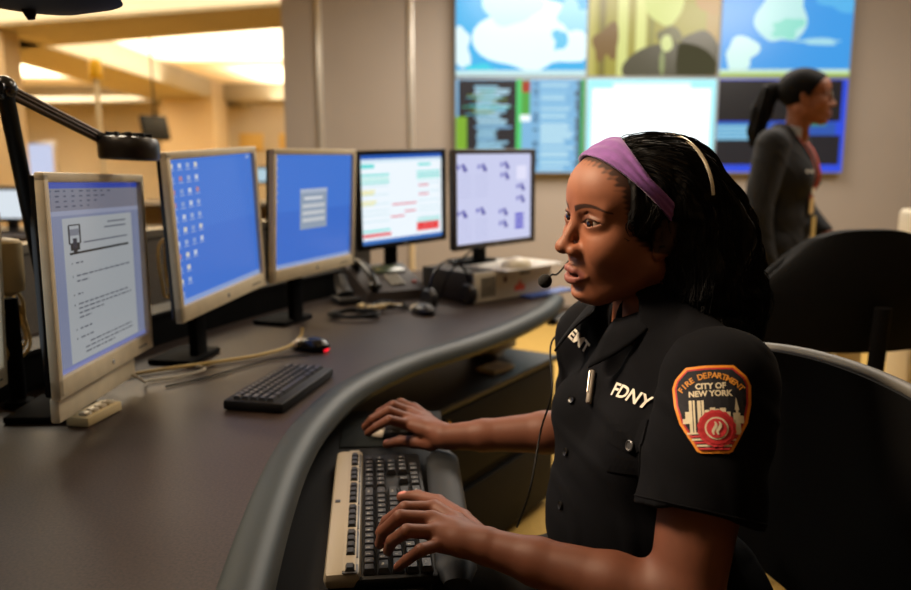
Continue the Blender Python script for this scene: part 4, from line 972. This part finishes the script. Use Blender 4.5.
shirt = npobj('uniform_shirt', [(v-np.array(PW), q, 0)], m_shirt, woman)
bvh = BVHTree.FromPolygons([tuple(x) for x in v.tolist()], [tuple(x) for x in q.tolist()])
# undershirt skin/neck is the body; a dark T-shirt closes the collar gap
def surf(px, py):
    d = (unproj(px, py, 1.0)-Vector((0, 0, CAMH))).normalized(); h_ = bvh.ray_cast(Vector((0, 0, CAMH)), d); return h_[0], h_[1]
class Decal:
    """flat artwork in metres laid onto the cloth round a point of it"""
    def __init__(s, px, py, upx, upy):
        s.c, s.n = surf(px, py); n = Vector((0, 0, 0))
        for dx in (-14, 0, 14):
            for dy in (-14, 0, 14):
                h_ = surf(px+dx, py+dy)
                if h_[1]: n += h_[1]
        s.n = n.normalized(); u = surf(px+upx, py+upy)[0]-s.c; s.up = (u-s.n*u.dot(s.n)).normalized(); s.rt = s.up.cross(s.n).normalized()
    def put(s, b, vs, fs, m, lift, dens=0):
        out = []
        for x, y in vs:
            p = s.c+s.rt*x+s.up*y; h_ = bvh.ray_cast(p+s.n*.03, -s.n, .08)
            out.append((h_[0] if h_[0] else p)+s.n*lift)
        b.add([WI @ p for p in out], fs, m)
def inset_poly(poly, d):
    n = len(poly); out = []
    for i in range(n):
        a, c, e = Vector(poly[i-1]), Vector(poly[i]), Vector(poly[(i+1) % n])
        n1 = Vector((-(c-a).y, (c-a).x)).normalized(); n2 = Vector((-(e-c).y, (e-c).x)).normalized()
        m_ = (n1+n2); m_ = m_/max(.3, m_.dot(n1)*1.0) if m_.length > 1e-6 else n1
        out.append(tuple(c+m_*d))
    return out
def gridfill(poly, step):
    """a fine mesh of the convex outline so it can follow the cloth"""
    b_ = bmesh.new(); f = b_.faces.new([b_.verts.new((x, y, 0)) for x, y in poly]); xs = [p[0] for p in poly]; ys = [p[1] for p in poly]
    for axis, lo, hi in ((0, min(xs), max(xs)), (1, min(ys), max(ys))):
        k = lo+step
        while k < hi:
            co = (k, 0, 0) if axis == 0 else (0, k, 0); no = (1, 0, 0) if axis == 0 else (0, 1, 0)
            bmesh.ops.bisect_plane(b_, geom=list(b_.verts)+list(b_.edges)+list(b_.faces), plane_co=co, plane_no=no); k += step
    b_.verts.index_update(); vs = [(v_.co.x, v_.co.y) for v_ in b_.verts]; fs = [[v_.index for v_ in f_.verts] for f_ in b_.faces]; b_.free(); return vs, fs
U = .000262
out_ = [(-100, 187), (-150, 140), (-165, 100), (-160, 20), (-140, -60), (-72, -180), (-55, -188), (55, -188), (72, -180), (140, -60), (160, 20), (165, 100), (150, 140), (100, 187)]
out_ = [(x*U, y*U) for x, y in out_]
D = Decal(712, 409, -2, -30)
pm = [mat('patch_orange', 'e08a1e', .6), mat('patch_red', 'b3202a', .6), mat('patch_navy', '0d0f1c', .8), mat('patch_white', 'd9cfb4', .65), mat('patch_crimson', 'c5303a', .6), mat('patch_gold', 'cf8a2c', .6)]
b = B()
for k, (ins, m_) in enumerate(((0, 0), (.0030, 1), (.0050, 2))):
    P2 = inset_poly(out_, ins) if ins else out_
    vs, fs = gridfill(P2, .008); D.put(b, vs, fs, m_, .0022+.0007*k)
vs = out_; n_ = len(vs)                                        # turned edge of the patch down to the cloth
def rect(x0, y0, x1, y1, m_, L): D.put(b, *gridfill([(x0*U, y0*U), (x1*U, y0*U), (x1*U, y1*U), (x0*U, y1*U)], .012), m_, .0036+.0004*L)
def word(s, size, cx, cy, m_, L, arc=None, bold=.0):
    if not arc:
        v_, f_ = text_mesh(s, size*U, bold=bold*U); D.put(b, [(cx*U+p[0], cy*U+p[1]) for p in v_], f_, m_, .0036+.0004*L); return
    R0, span = arc
    for i, ch_ in enumerate(s):
        if ch_ == ' ': continue
        a_ = PI/2+span/2-span*(i+.5)/len(s); v_, f_ = text_mesh(ch_, size*U, bold=bold*U); ro = a_-PI/2; c_, s_ = math.cos(ro), math.sin(ro)
        ox, oy = (cx+R0*math.cos(a_))*U, (cy+R0*math.sin(a_))*U
        D.put(b, [(ox+p[0]*c_-p[1]*s_, oy+p[0]*s_+p[1]*c_) for p in v_], f_, m_, .0036+.0004*L)
word('FIRE DEPARTMENT', 35, 0, -24, 5, 1, (166, R(104)), 1.0)
word('CITY OF', 34, 0, 96, 3, 1, None, 1.4); word('NEW YORK', 34, -4, 64, 3, 1, None, 1.4)
for x0, x1, t in ((-124, -108, -40), (-112, -95, -10), (-95, -82, 38), (-78, -70, 38), (-60, -45, 36), (-42, -32, 36), (-30, -10, -5), (-8, 14, 4), (16, 30, -2), (32, 56, 2), (58, 74, -14), (96, 106, -6), (84, 112, -18), (110, 126, -30)): rect(x0, -100 if abs(x0+x1) < 200 else -62, x1, t, 3, 1)
D.put(b, [(92*U, -6*U), (110*U, -6*U), (100*U, 48*U)], [(0, 1, 2)], 3, .0040)
for k, y_ in enumerate(range(-100, -168, -13)): w_ = 108-(-(y_)-100)*.72; rect(-w_, y_-8, w_, y_, 3 if k % 2 == 0 else 4, 1)
def disc(cx, cy, r, m_, L, n=32, star=0):
    P_ = [(cx*U+r*U*(1+star*(i % 2))*math.cos(2*PI*i/n), cy*U+r*U*(1+star*(i % 2))*math.sin(2*PI*i/n)) for i in range(n)]
    D.put(b, [(cx*U, cy*U)]+P_, [(0, 1+i, 1+(i+1) % n) for i in range(n)], m_, .0036+.0005*L)
disc(14, -84, 76, 4, 2, 32, .06); disc(14, -84, 66, 1, 3, 28, .05); disc(14, -84, 48, 3, 4); disc(14, -84, 41, 4, 5)
def flame(cx, cy, s, fl, m_, L):
    pts = [(0, -26), (12, -18), (16, -4), (10, 8), (4, 16), (6, 28), (-6, 20), (-12, 8), (-8, -4), (-10, -16)]
    D.put(b, [((cx+fl*x*s)*U, (cy+y*s)*U) for x, y in pts], [tuple(range(10))], m_, .0036+.0005*L)
for k in range(13):
    t_ = k/12*2-1
    for o_ in (-8, 10): disc(14+o_+7*math.sin(t_*2.6), -84+25*t_, 3.2+3.6*(1-t_*t_), 3, 6+.01*k, 10)
tag(obj('shoulder_patch', b, pm, shirt, autosmooth=False), 'orange-edged shoulder patch with a white skyline')
# embroidered words on the chest
b = B(); D2 = Decal(630, 396, 13, -24); k0 = D
D = D2; v_, f_ = text_mesh('FDNY', .0262, bold=.0006); D.put(b, [(p[0]*1.05, p[1]) for p in v_], f_, 0, .0026)
obj('embroidered_letters', b, mat('thread_white', 'cfc9bd', .7), shirt, autosmooth=False)
b = B(); D = Decal(580, 341, 13, -17); v_, f_ = text_mesh('EMT', .024, bold=.0008); D.put(b, [(p[0]*1.0, p[1]) for p in v_], f_, 0, .0026)
obj('embroidered_letters', b, MATS['thread_white'], shirt, autosmooth=False)
# chest pocket with flap and button, front placket
def patchcloth(D, poly, lift, name, th=.0012):
    b = B(); vs, fs = gridfill(poly, .009); n_ = len(vs); D.put(b, vs, fs, 0, lift)
    o = obj(name, b, m_shirt, shirt); md = o.modifiers.new('thickness', 'SOLIDIFY'); md.thickness = .0016; md.offset = 0; return o
DP = Decal(632, 446, 6, -26)
patchcloth(DP, [(-.048, .034), (-.048, .004), (0, -.010), (.048, .004), (.048, .034)], .0022, 'pocket_flap')
patchcloth(DP, [(-.046, -.036), (.046, -.036), (.046, .004), (-.046, .004)], .0010, 'chest_pocket')
b = B(); c_ = DP.c+DP.n*.004; MB_ = Matrix.Translation(WI @ c_) @ DP.n.to_track_quat('Z', 'Y').to_matrix().to_4x4()
b.lathe([(0, .0006), (.0045, .0006), (.006, .002), (.0072, .0012), (.0072, -.001)], 0, 20, MB_); tag(obj('button', b, mat('button_grey', '4a4a4c', .3, .3), shirt), 'grey pocket button')
for py_ in (400, 452, 505):
    h_, n__ = surf(572-(py_-400)*.10, py_)
    if h_:
        b = B(); b.lathe([(0, .0006), (.004, .0006), (.0055, .0016), (.006, .0008), (.006, -.001)], 0, 18, Matrix.Translation(WI @ (h_+n__*.002)) @ n__.to_track_quat('Z', 'Y').to_matrix().to_4x4()); obj('button', b, mat('button_black', '121214', .3), shirt)
# sleeve hem stitching band
def hemline(S, E):
    ax_ = (E-S).normalized(); c_ = S.lerp(E, .56)-ax_*(-.004); a_ = ax_.cross(Vector((0, 0, 1))).normalized(); e_ = ax_.cross(a_); pts = []
    for k in range(48):
        t_ = 2*PI*k/48; o_ = a_*math.cos(t_)+e_*math.sin(t_); h_ = bvh.ray_cast(c_+o_*.16, -o_, .14)
        pts.append(WI @ (h_[0]+o_*.0006 if h_[0] and (h_[0]-c_).length < .079 else c_+o_*.066))
    b = B(); b.tube(pts, .0011, 0, 6, closed=True); obj('hem_seam', b, m_shirt, shirt)
hemline(S_L, E_L)
# collar: a fold standing round the neck, its two points lying on the chest
b = B(); nc = Vector(hp(-.030, 0, -.125)); nc = Vector((nc.x, nc.y, 0)); vs = []; fs = []; NA, NV = 60, 10
for i in range(NA+1):
    s_ = i/NA; ph = R(22)+s_*R(316); side = min(s_, 1-s_)*2; dr = fw*math.cos(ph)+lf*math.sin(ph)
    frt = max(0, math.cos(ph)); rx = .060+.016*frt; zt = 1.022-.030*frt**1.5+.010*(1-frt)
    tipk = max(0, 1-side*5.5); wid = .036+.034*tipk
    for j in range(NV+1):
        t_ = j/NV; rr = rx+.002+t_*wid*.95*(.85 if frt > 0 else .5); z_ = zt+.006*math.sin(t_*PI)-t_*wid*(.80 if frt <= 0 else .85)
        p = nc+dr*rr+Vector((0, 0, z_))+lf*0
        h_ = bvh.ray_cast(p+Vector((0, 0, .08))+dr*.04, (Vector((0, 0, -1))-dr*.5).normalized(), .3)
        if t_ > .25 and h_[0]:
            q_ = h_[0]+h_[1]*.004
            if q_.z > p.z: p = Vector((p.x, p.y, q_.z))
        vs.append(WI @ p)
for i in range(NA):
    for j in range(NV): fs.append((i*(NV+1)+j, i*(NV+1)+j+1, (i+1)*(NV+1)+j+1, (i+1)*(NV+1)+j))
b.add(vs, fs, 0, True); o = obj('collar', b, m_shirt, shirt); md = o.modifiers.new('thickness', 'SOLIDIFY'); md.thickness = .0030; md.offset = 1
# pen standing in the shirt front
h_, n_ = surf(593, 388); h2, _ = surf(595, 372); h3, _ = surf(591, 406); ax_ = (h2-h3).normalized()
pen = thing('pen', 'silver pen clipped upright on the front of the dark shirt', 'pen', Matrix.Translation(h_)); c_ = n_*.0055
b = B(); b.tube([c_-ax_*.026, c_-ax_*.024, c_+ax_*.022, c_+ax_*.024], [.0035, .0046, .0046, .003], 0, 14); obj('barrel', b, mat('pen_grey', '8d857c', .35, .3), pen)
b = B(); b.tube([c_+n_*.0055-ax_*.012, c_+n_*.0058+ax_*.02, c_+n_*.002+ax_*.023], .0012, 0, 8); obj('clip', b, m_metal, pen)
# ---- trousers and shoes
def legsf(P):
    Q = loc(P, BI); M_ = Q.copy(); M_[:, 1] = np.abs(Q[:, 1])
    d = ell(Q, (.0, 0, .535), (.135, .175, .085)); d = sm(d, cap(M_, (.03, .09, .545), (.40, .12, .57), .090, .072), .04)
    d = sm(d, cap(M_, (.40, .12, .550), (.36, .12, .13), .060, .045), .03); return folds(P, d)
v, q = net(legsf, (-.30, .55, .06), (.56, 1.50, .66), .005)
npobj('trousers', [(v-np.array(PW), q, 0)], mat('trouser_cloth', '0d0e13', .85, bump=(700, .3, .0006)), woman)
def shoef(P):
    Q = loc(P, BI); M_ = Q.copy(); M_[:, 1] = np.abs(Q[:, 1])
    d = cap(M_, (.335, .12, .05), (.47, .125, .035), .042, .036); d = sm(d, cap(M_, (.345, .12, .06), (.35, .12, .14), .038, .042), .03); return np.maximum(d, .0-M_[:, 2]+.002)
v, q = net(shoef, (-.30, .60, -.02), (.20, 1.40, .2), .005)
npobj('shoes', [(v-np.array(PW), q, 0)], m_black, woman)

# ---- hair
capf = lambda Q: sm(ell(Q, (-.016, 0, .031), (.0985, .0825, .0765)), ell(Q, (.012, 0, .030), (.083, .0775, .066)), .01)
def hairbase(Q, band=0):
    M_ = Q.copy(); M_[:, 1] = np.abs(Q[:, 1])
    c = capf(Q)
    xm = np.interp(Q[:, 2], [-.05, -.03, -.01, .03, .05, .07, .09], [-.03, .014, .034, .044, .046, .055, .074])
    c = np.maximum(c, (Q[:, 0]-xm)*.75)                 # hairline from forehead to ear
    c = c if band else c
    c = sm(c, ell(M_, (-.034, .070, -.004), (.026, .022, .045)), .01)
    m = chain(Q, [(-.050, 0, .028), (-.085, .004, -.03), (-.115, .006, -.11), (-.135, .01, -.19)], [.073, .080, .080, .056], .02)
    m = sm(m, chain(M_, [(-.045, .050, .01), (-.060, .068, -.06), (-.082, .074, -.13), (-.10, .066, -.195)], [.036, .035, .042, .026], .015), .03)
    m = sm(m, chain(Q, [(-.06, .085, -.12), (-.05, .10, -.165), (-.05, .098, -.20)], [.022, .020, .010], .02), .025)
    return sm(c, m, .02)
def strandy(Q, d):
    a = np.arctan2(Q[:, 1], -(Q[:, 0]-.03)); z = Q[:, 2]
    w_ = a*15+1.6*np.sin(z*48+a*3)+1.1*np.sin(z*85+1+a*7); g = np.clip((.10-z)/.10, .15, 1)
    return d-g*(.0034*np.sin(w_)+.0020*np.sin(w_*2.6+z*60)+.0030*np.sin(z*42+a*5))
hairf = lambda Q: strandy(Q, hairbase(Q))
v, q = net(lambda P: hairf(P), (-.24, -.16, -.27), (.12, .16, .14), .0026)
HW = WI @ H
m_hair = mat('hair_black', '050404', .5, spec=.22)
vv = v @ np.array(HW.to_3x3()).T+np.array(HW.translation)
hair = npobj('hair', [(vv, q, 0)], m_hair, woman)
def march(N, sel, steps, step, seed, lift, down, wav):
    rg = np.random.default_rng(seed); f0 = v[rg.integers(0, len(v), N*6)]; f0 = f0[sel(f0)][:N].astype(f32); p = f0.copy(); path = [p.copy()]; ph = rg.uniform(0, 6.28, len(p)); am = rg.uniform(.3, 1, len(p))*wav; L_ = rg.uniform(0, lift, len(p)).astype(f32)
    for k in range(steps):
        g = np.stack([(hairf(p+A(e))-hairf(p-A(e))) for e in ((.002, 0, 0), (0, .002, 0), (0, 0, .002))], 1); g /= np.linalg.norm(g, axis=1)[:, None]+1e-9
        dn = np.tile(A(down), (len(p), 1)); dn[:, 1] += am*np.sin(ph+k*.55); dn[:, 0] += am*.7*np.cos(ph*2+k*.42)
        top = np.clip((p[:, 2]-.02)/.06, 0, 1); dn[:, 0] -= top*1.6
        t = dn-g*(dn*g).sum(1)[:, None]; t /= np.linalg.norm(t, axis=1)[:, None]+1e-9
        p = p+t*step; p = p-g*(hairf(p)-L_)[:, None]*.8; path.append(p.copy())
    return np.stack(path, 1)
def strands(paths, r, name, parent, m):
    N, K, _ = paths.shape; t = np.gradient(paths, axis=1); t /= np.linalg.norm(t, axis=2)[..., None]+1e-9
    ref = np.array([.3, .9, .2]); a = np.cross(t, ref); a /= np.linalg.norm(a, axis=2)[..., None]+1e-9; c_ = np.cross(t, a)
    rr = r*np.linspace(1, .35, K)[None, :, None]; V_ = np.stack([paths+(a*math.cos(q_)+c_*math.sin(q_))*rr for q_ in (0, 2.094, 4.189)], 2).reshape(-1, 3)
    i, k, j = np.meshgrid(np.arange(N), np.arange(K-1), np.arange(3), indexing='ij'); b0 = (i*K+k)*3; j2 = (j+1) % 3
    Q_ = np.stack([b0+j, b0+j2, b0+3+j2, b0+3+j], -1).reshape(-1, 4)
    V_ = V_ @ np.array(HW.to_3x3()).T+np.array(HW.translation); return npobj(name, [(V_, Q_, 0)], m, parent)
ps = march(1500, lambda p: p[:, 2] > -.14, 34, .0055, 3, .004, (0, 0, -1), .55)
strands(ps, .00075, 'hair_strands', hair, m_hair)
ps = march(260, lambda p: (p[:, 2] > -.2) & (p[:, 2] < -.03), 26, .006, 5, .010, (-.15, 0, -1), .9)
strands(ps, .0006, 'loose_curls', hair, m_hair)
ps = march(700, lambda p: (p[:, 2] < .06) & (p[:, 0]-np.interp(p[:, 2], [-.05, -.03, -.01, .03, .05, .07, .09], [-.03, .014, .034, .044, .046, .055, .074]) > -.012) & (np.abs(p[:, 1]) > .03), 7, .0030, 8, .001, (.55, 0, -.7), 1.2)
strands(ps, .0003, 'hairline_fuzz', hair, m_hair)
# ---- purple headband
def bandf(Q):
    c = np.abs(capf(Q)-.0046)-.0026; y = np.abs(Q[:, 1]); s_ = .707*(Q[:, 0]-Q[:, 2])
    lo_ = -.054+.029*np.clip(y/.078, 0, 1)**1.2; mid = (s_-lo_)/(-.0080-lo_)
    c = c+.0009*np.sin(mid*15+3*np.sin(Q[:, 1]*30)); d = np.maximum(s_+.0080, lo_-s_)
    return np.maximum(np.maximum(c, d), -.004-Q[:, 0])
v2, q2 = net(bandf, (-.14, -.12, -.07), (.12, .12, .15), .0013); v2 = relax(v2, q2, 1)
v2 = v2 @ np.array(HW.to_3x3()).T+np.array(HW.translation)
tag(npobj('headband', [(v2, q2, 0)], mat('purple_fabric', '71408a', .8, sheen=.2, noise=(90, .12), bump=(500, .3, .0005)), woman), 'purple stretch headband')
# ---- telephone headset worn by the seated woman
hs = thing('headset', 'thin headset with a foam microphone before the seated woman\'s mouth', 'headset', H.copy())
hs.matrix_world = TR(H.translation, 0); HL = Matrix.Translation(-H.translation) @ H
mic = unproj(545, 281, 1.115); ml = H.inverted() @ mic
arc_ = [(-.046-.012*math.cos(a_), .0895*math.cos(a_), .028+.0800*math.sin(a_)) for a_ in np.linspace(R(8), R(172), 30)]
b = B(); b.tube([HL @ Vector(p) for p in arc_], .0017, 0, 8, flat=1.5); tag(obj('head_arch', b, mat('arch_silver', 'd8d0bc', .2, .7), hs), 'silver head arch')
b = B(); b.lathe([(0, -.008), (.022, -.008), (.026, 0), (.022, .008), (0, .009)], 0, 24, HL @ TR((-.012, -.090, -.008), 0, PI/2)); obj('ear_cushion', b, m_black, hs)
b = B(); b.tube([HL @ p for p in spline([(-.012, -.094, -.010), (.03, -.094, -.055), (.070, -.080, -.090), ml.lerp(Vector((.070, -.080, -.090)), .45)+Vector((0, 0, .003)), ml], 6)], .0014, 0, 8); obj('microphone_boom', b, m_blackm, hs)
b = B(); b.ball(HL @ ml, .0098, 0, 20); obj('microphone_foam', b, mat('foam_black', '0b0b0c', .95, bump=(900, .8, .001)), hs)
cp_ = [(.20, 1.262, .96), (.155, 1.27, .93), on_z(552, 392, .87), on_z(541, 430, .80), on_z(530, 490, .72), on_z(517, 527, .64)]
hq = Matrix.Translation(-H.translation)
b = B(); b.tube(spline([hq @ Vector(p) for p in [hp(-.012, -.094, -.03), hp(-.03, -.09, -.10)]+cp_], 8), .0016, 0, 8); obj('cord', b, m_black, hs)
# ================= the standing woman =================
D2_ = 3.35
hc = unproj(806, 97, D2_)
H2 = TR(hc) @ Euler((0, R(-3), R(-24)), 'XYZ').to_matrix().to_4x4() @ Matrix.Scale(1.02, 4)
PS = Vector((hc.x-.03, hc.y, 0))
w2 = thing('person', 'standing woman with glasses and a ponytail in a dark jacket, smiling to the right', 'person', Matrix.Translation(PS)); W2 = Matrix.Translation(-PS)
v, q = net(lambda P: headf(P, .0040), (-.12, -.1, -.20), (.13, .1, .125), .0022); v = relax(v, q, 1)
c2 = head_colour(v, '8f5738', '8a4a44', '120a08', '5a3526'); hv = v @ np.array(H2.to_3x3()).T+np.array(H2.translation)
F2 = Matrix.Translation((hc.x-.070, hc.y+.02, 0)) @ Euler((0, 0, R(-36))).to_matrix().to_4x4(); I2 = tf(F2); g2 = lambda x, y, z: F2 @ Vector((x, y, z))
zs = hc.z-.178                                    # shoulder height
armR = [g2(.0, -.17, zs-.02), g2(-.035, -.215, zs-.29), g2(.02, -.20, zs-.53)]; armL = [g2(.0, .17, zs-.02), g2(.03, .21, zs-.29), g2(.16, .15, zs-.40)]
def handf(P, W, d_):
    d_ = d_.normalized(); s_ = d_.cross(Vector((0, 0, 1))).normalized() if abs(d_.z) < .9 else Vector((1, 0, 0))
    d = chain(P, [W, W+d_*.05, W+d_*.085], [.024, .030, .027], .01)
    for k in range(4):
        o_ = s_*(.0105*(k-1.5)*1.6); L_ = (.060, .072, .066, .050)[k]; kk = W+d_*.085+o_
        d = sm(d, chain(P, [kk, kk+d_*L_*.5+Vector((.004, 0, 0)), kk+d_*L_+Vector((.016, 0, 0))], [.0092, .0086, .0072], .003), .004)
    return sm(d, chain(P, [W+d_*.02+s_*-.02, W+d_*.06+s_*-.042, W+d_*.09+s_*-.045], [.013, .0105, .0085], .004), .006)
parts2 = [(hv, q, 0)]; cl2 = [c2]
for a_, dd in ((armR, Vector((.02, 0, -1))), (armL, Vector((.9, .1, -.3)))):
    g = lambda P: sm(chain(P, a_, [.050, .038, .025], .02), handf(P, a_[2], dd), .01)
    lo, hi = bounds(a_+[a_[2]+dd*.17], .06); v, q = net(g, lo, hi, .004); parts2.append((v, q, 0)); cl2.append(np.tile(A(lin('7e4a34')), (len(v), 1)))
npobj('body', [(p[0]-np.array(PS), p[1], 0) for p in parts2], skin, w2, None, np.concatenate(cl2)); eyes(w2, W2 @ H2, (1, -.1, 0))
b = B(); b.tube([W2 @ (H2 @ Vector((.0765-.5*yy*yy*18, yy, -.0725))) for yy in np.linspace(-.02, .02, 11)], .0042, 0, 10); obj('teeth', b, MATS['teeth'], w2)
def jacket(P):
    Q = loc(P, I2); M_ = Q.copy(); M_[:, 1] = np.abs(Q[:, 1])
    d = ell(Q, (0, 0, zs-.50), (.135, .175, .15)); d = sm(d, ell(Q, (.005, 0, zs-.33), (.115, .150, .18)), .06); d = sm(d, ell(Q, (.005, 0, zs-.13), (.125, .172, .16)), .05)
    d = sm(d, ell(M_, (.085, .07, zs-.15), (.055, .06, .06)), .04); d = sm(d, cap(M_, (.0, .15, zs-.01), (.0, .05, zs+.03), .05, .045), .04)
    for a_ in (armR, armL): d = sm(d, chain(P, [a_[0], a_[1], a_[1].lerp(a_[2], .88)], [.068, .058, .042], .02), .02)
    d = cut(d, cap(Q, (.005, 0, zs+.0), (.02, 0, zs+.2), .052, .065), .01); d = cut(d, ell(Q, (.12, 0, zs+.015), (.06, .032, .085)), .01)
    for a_ in (armR, armL): d = cut(d, cap(P, a_[1].lerp(a_[2], .55), a_[2]+(a_[2]-a_[1])*.1, .030, .032), .003)
    return folds(P, d)
v, q = net(jacket, (hc.x-.36, hc.y-.34, zs-.68), (hc.x+.30, hc.y+.34, zs+.12), .005)
jk = npobj('jacket', [(v-np.array(PS), q, 0)], mat('jacket_cloth', '17181b', .9, noise=(60, .15), bump=(500, .3, .001)), w2)
bv2 = BVHTree.FromPolygons([tuple(x) for x in v.tolist()], [tuple(x) for x in q.tolist()])
def shirtc(P):
    Q = loc(P, I2); d = cap(Q, (.0, 0, zs-.04), (.016, 0, zs+.065), .066, .058); d = np.abs(d)-.004; d = np.maximum(d, Q[:, 2]-(zs+.070-.25*np.maximum(Q[:, 0], 0)))
    return np.maximum(d, .016-np.abs(Q[:, 1])-(zs+.2-Q[:, 2])*0+np.where(Q[:, 0] < .02, -1, 0)*1.0)
v, q = net(shirtc, (hc.x-.16, hc.y-.14, zs-.08), (hc.x+.14, hc.y+.14, zs+.12), .003)
tag(npobj('shirt_collar', [(v-np.array(PS), q, 0)], mat('collar_blue', 'aebbd6', .7), w2), 'pale blue shirt collar')
def trou(P):
    Q = loc(P, I2); M_ = Q.copy(); M_[:, 1] = np.abs(Q[:, 1])
    d = ell(Q, (-.01, 0, .88), (.13, .165, .12)); return sm(d, chain(M_, [(0, .085, .84), (.01, .09, .48), (-.01, .095, .09)], [.088, .066, .055], .02), .03)
v, q = net(trou, (hc.x-.3, hc.y-.3, .03), (hc.x+.25, hc.y+.3, 1.02), .008); npobj('trousers', [(v-np.array(PS), q, 0)], MATS['trouser_cloth'], w2)
def sho(P): Q = loc(P, I2); M_ = Q.copy(); M_[:, 1] = np.abs(Q[:, 1]); return np.maximum(cap(M_, (-.03, .095, .045), (.14, .10, .030), .044, .034), .002-M_[:, 2])
v, q = net(sho, (hc.x-.3, hc.y-.3, -.02), (hc.x+.25, hc.y+.3, .12), .006); npobj('shoes', [(v-np.array(PS), q, 0)], m_black, w2)
def hr2(Q):
    c = sm(ell(Q, (-.016, 0, .034), (.0985, .0805, .0835)), ell(Q, (.014, 0, .034), (.085, .0785, .067)), .01); xm = np.interp(Q[:, 2], [-.05, -.02, .02, .05, .07, .1], [-.03, .006, .030, .052, .072, .095]); c = np.maximum(c, (Q[:, 0]-xm)*.75)
    t_ = chain(Q, [(-.085, 0, .045), (-.135, 0, .03), (-.170, .0, -.045), (-.190, 0, -.12), (-.205, 0, -.175)], [.030, .036, .042, .034, .012], .01)
    a = np.arctan2(Q[:, 1], -Q[:, 0]-.16); return sm(c, t_+.003*np.sin(a*9+Q[:, 2]*50), .008)
v, q = net(hr2, (-.27, -.12, -.22), (.10, .12, .14), .0035); HW2 = W2 @ H2; v = v @ np.array(HW2.to_3x3()).T+np.array(HW2.translation)
npobj('hair', [(v, q, 0)], mat('hair_black_matt', '060505', .75, spec=.15), w2)
# eyeglasses
gl = thing('eyeglasses', 'thin-rimmed eyeglasses worn by the standing woman', 'glasses', TR(H2.translation)); G = Matrix.Translation(-H2.translation) @ H2
for s in (1, -1):
    pts = [G @ Vector((.094-.35*abs(.020*math.cos(a_)*.0), s*(.032+.021*math.cos(a_)), -.003+.0145*math.sin(a_))) for a_ in np.linspace(0, 2*PI, 29)[:-1]]
    b = B(); b.tube(pts, .0022, 0, 8, closed=True); rm = obj('rim', b, m_metal, gl)
    b = B(); b.add(pts, [tuple(range(28))], 0); gm = mat('lens_glass', 'ffffff', .02, spec=.6); gm.node_tree.nodes['Principled BSDF'].inputs['Transmission Weight'].default_value = 1; gm.node_tree.nodes['Principled BSDF'].inputs['IOR'].default_value = 1.02; obj('lens', b, gm, rm)
    b = B(); b.tube([G @ Vector(p) for p in ((.093, s*.053, .004), (.05, s*.072, .004), (-.005, s*.080, .004), (-.02, s*.081, -.015))], .0013, 0, 8); obj('temple_arm', b, m_black, gl)
b = B(); b.tube([G @ Vector((.0955, y_, .001)) for y_ in (-.0115, 0, .0115)], .0013, 0, 8); obj('bridge', b, m_metal, gl)
# lanyard with badges
ly = thing('lanyard', 'red and yellow lanyard with badges hanging on the standing woman\'s jacket', 'lanyard', TR(g2(.13, -.02, zs-.2))); L2 = TR(g2(.13, -.02, zs-.2)).inverted()
def onj(y_, z_, lift=.004):
    h_ = bv2.ray_cast(g2(.4, y_, z_), (g2(0, y_, z_)-g2(.4, y_, z_)).normalized(), .6); p = h_[0] if h_[0] else g2(.10, y_, z_)
    return p+(g2(1, 0, 0)-g2(0, 0, 0))*lift
for s in (1, -1):
    b = B(); b.tube([L2 @ onj(s*(.055-.040*t_), zs+.02-.27*t_, .005) for t_ in np.linspace(0, 1, 12)], .0075, 0, 8, flat=.3); tag(obj('strap', b, mat('strap_red', 'b8452a', .6), ly), 'orange-red strap')
def card(y0, y1, z0, z1, c_, nm, lab, lf=.010):
    b = B(); P_ = [L2 @ onj((y0+y1)/2, (z0+z1)/2, lf)+((g2(0, y_, 0)-g2(0, (y0+y1)/2, 0)))+Vector((0, 0, z_-(z0+z1)/2)) for y_, z_ in ((y0, z0), (y1, z0), (y1, z1), (y0, z1))]
    f_ = (g2(1, 0, 0)-g2(0, 0, 0))*.004; b.add(P_+[p+f_ for p in P_], [(0, 1, 2, 3), (4, 5, 6, 7), (0, 1, 5, 4), (1, 2, 6, 5), (2, 3, 7, 6), (3, 0, 4, 7)]); tag(obj(nm, b, mat(nm+c_, c_, .5), ly), lab)
card(-.035, .03, zs-.30, zs-.235, 'c9a86a', 'badge_card', 'tan badge card'); card(-.03, .035, zs-.40, zs-.31, 'b9a05a', 'badge_card', 'yellowish badge card', .014); card(-.05, -.02, zs-.22, zs-.19, 'd8cdb4', 'badge_clip', 'cream clip')
b = B(); pc = [onj(y_, zs-.13+z_, .003) for y_, z_ in ((-.115, 0), (-.075, 0), (-.075, .012), (-.115, .012))]
b.add([W2 @ p for p in pc], [(0, 1, 2, 3)]); tag(obj('name_tag', b, mat('tag_white', 'c9c4ba', .6), jk), 'white name tag')
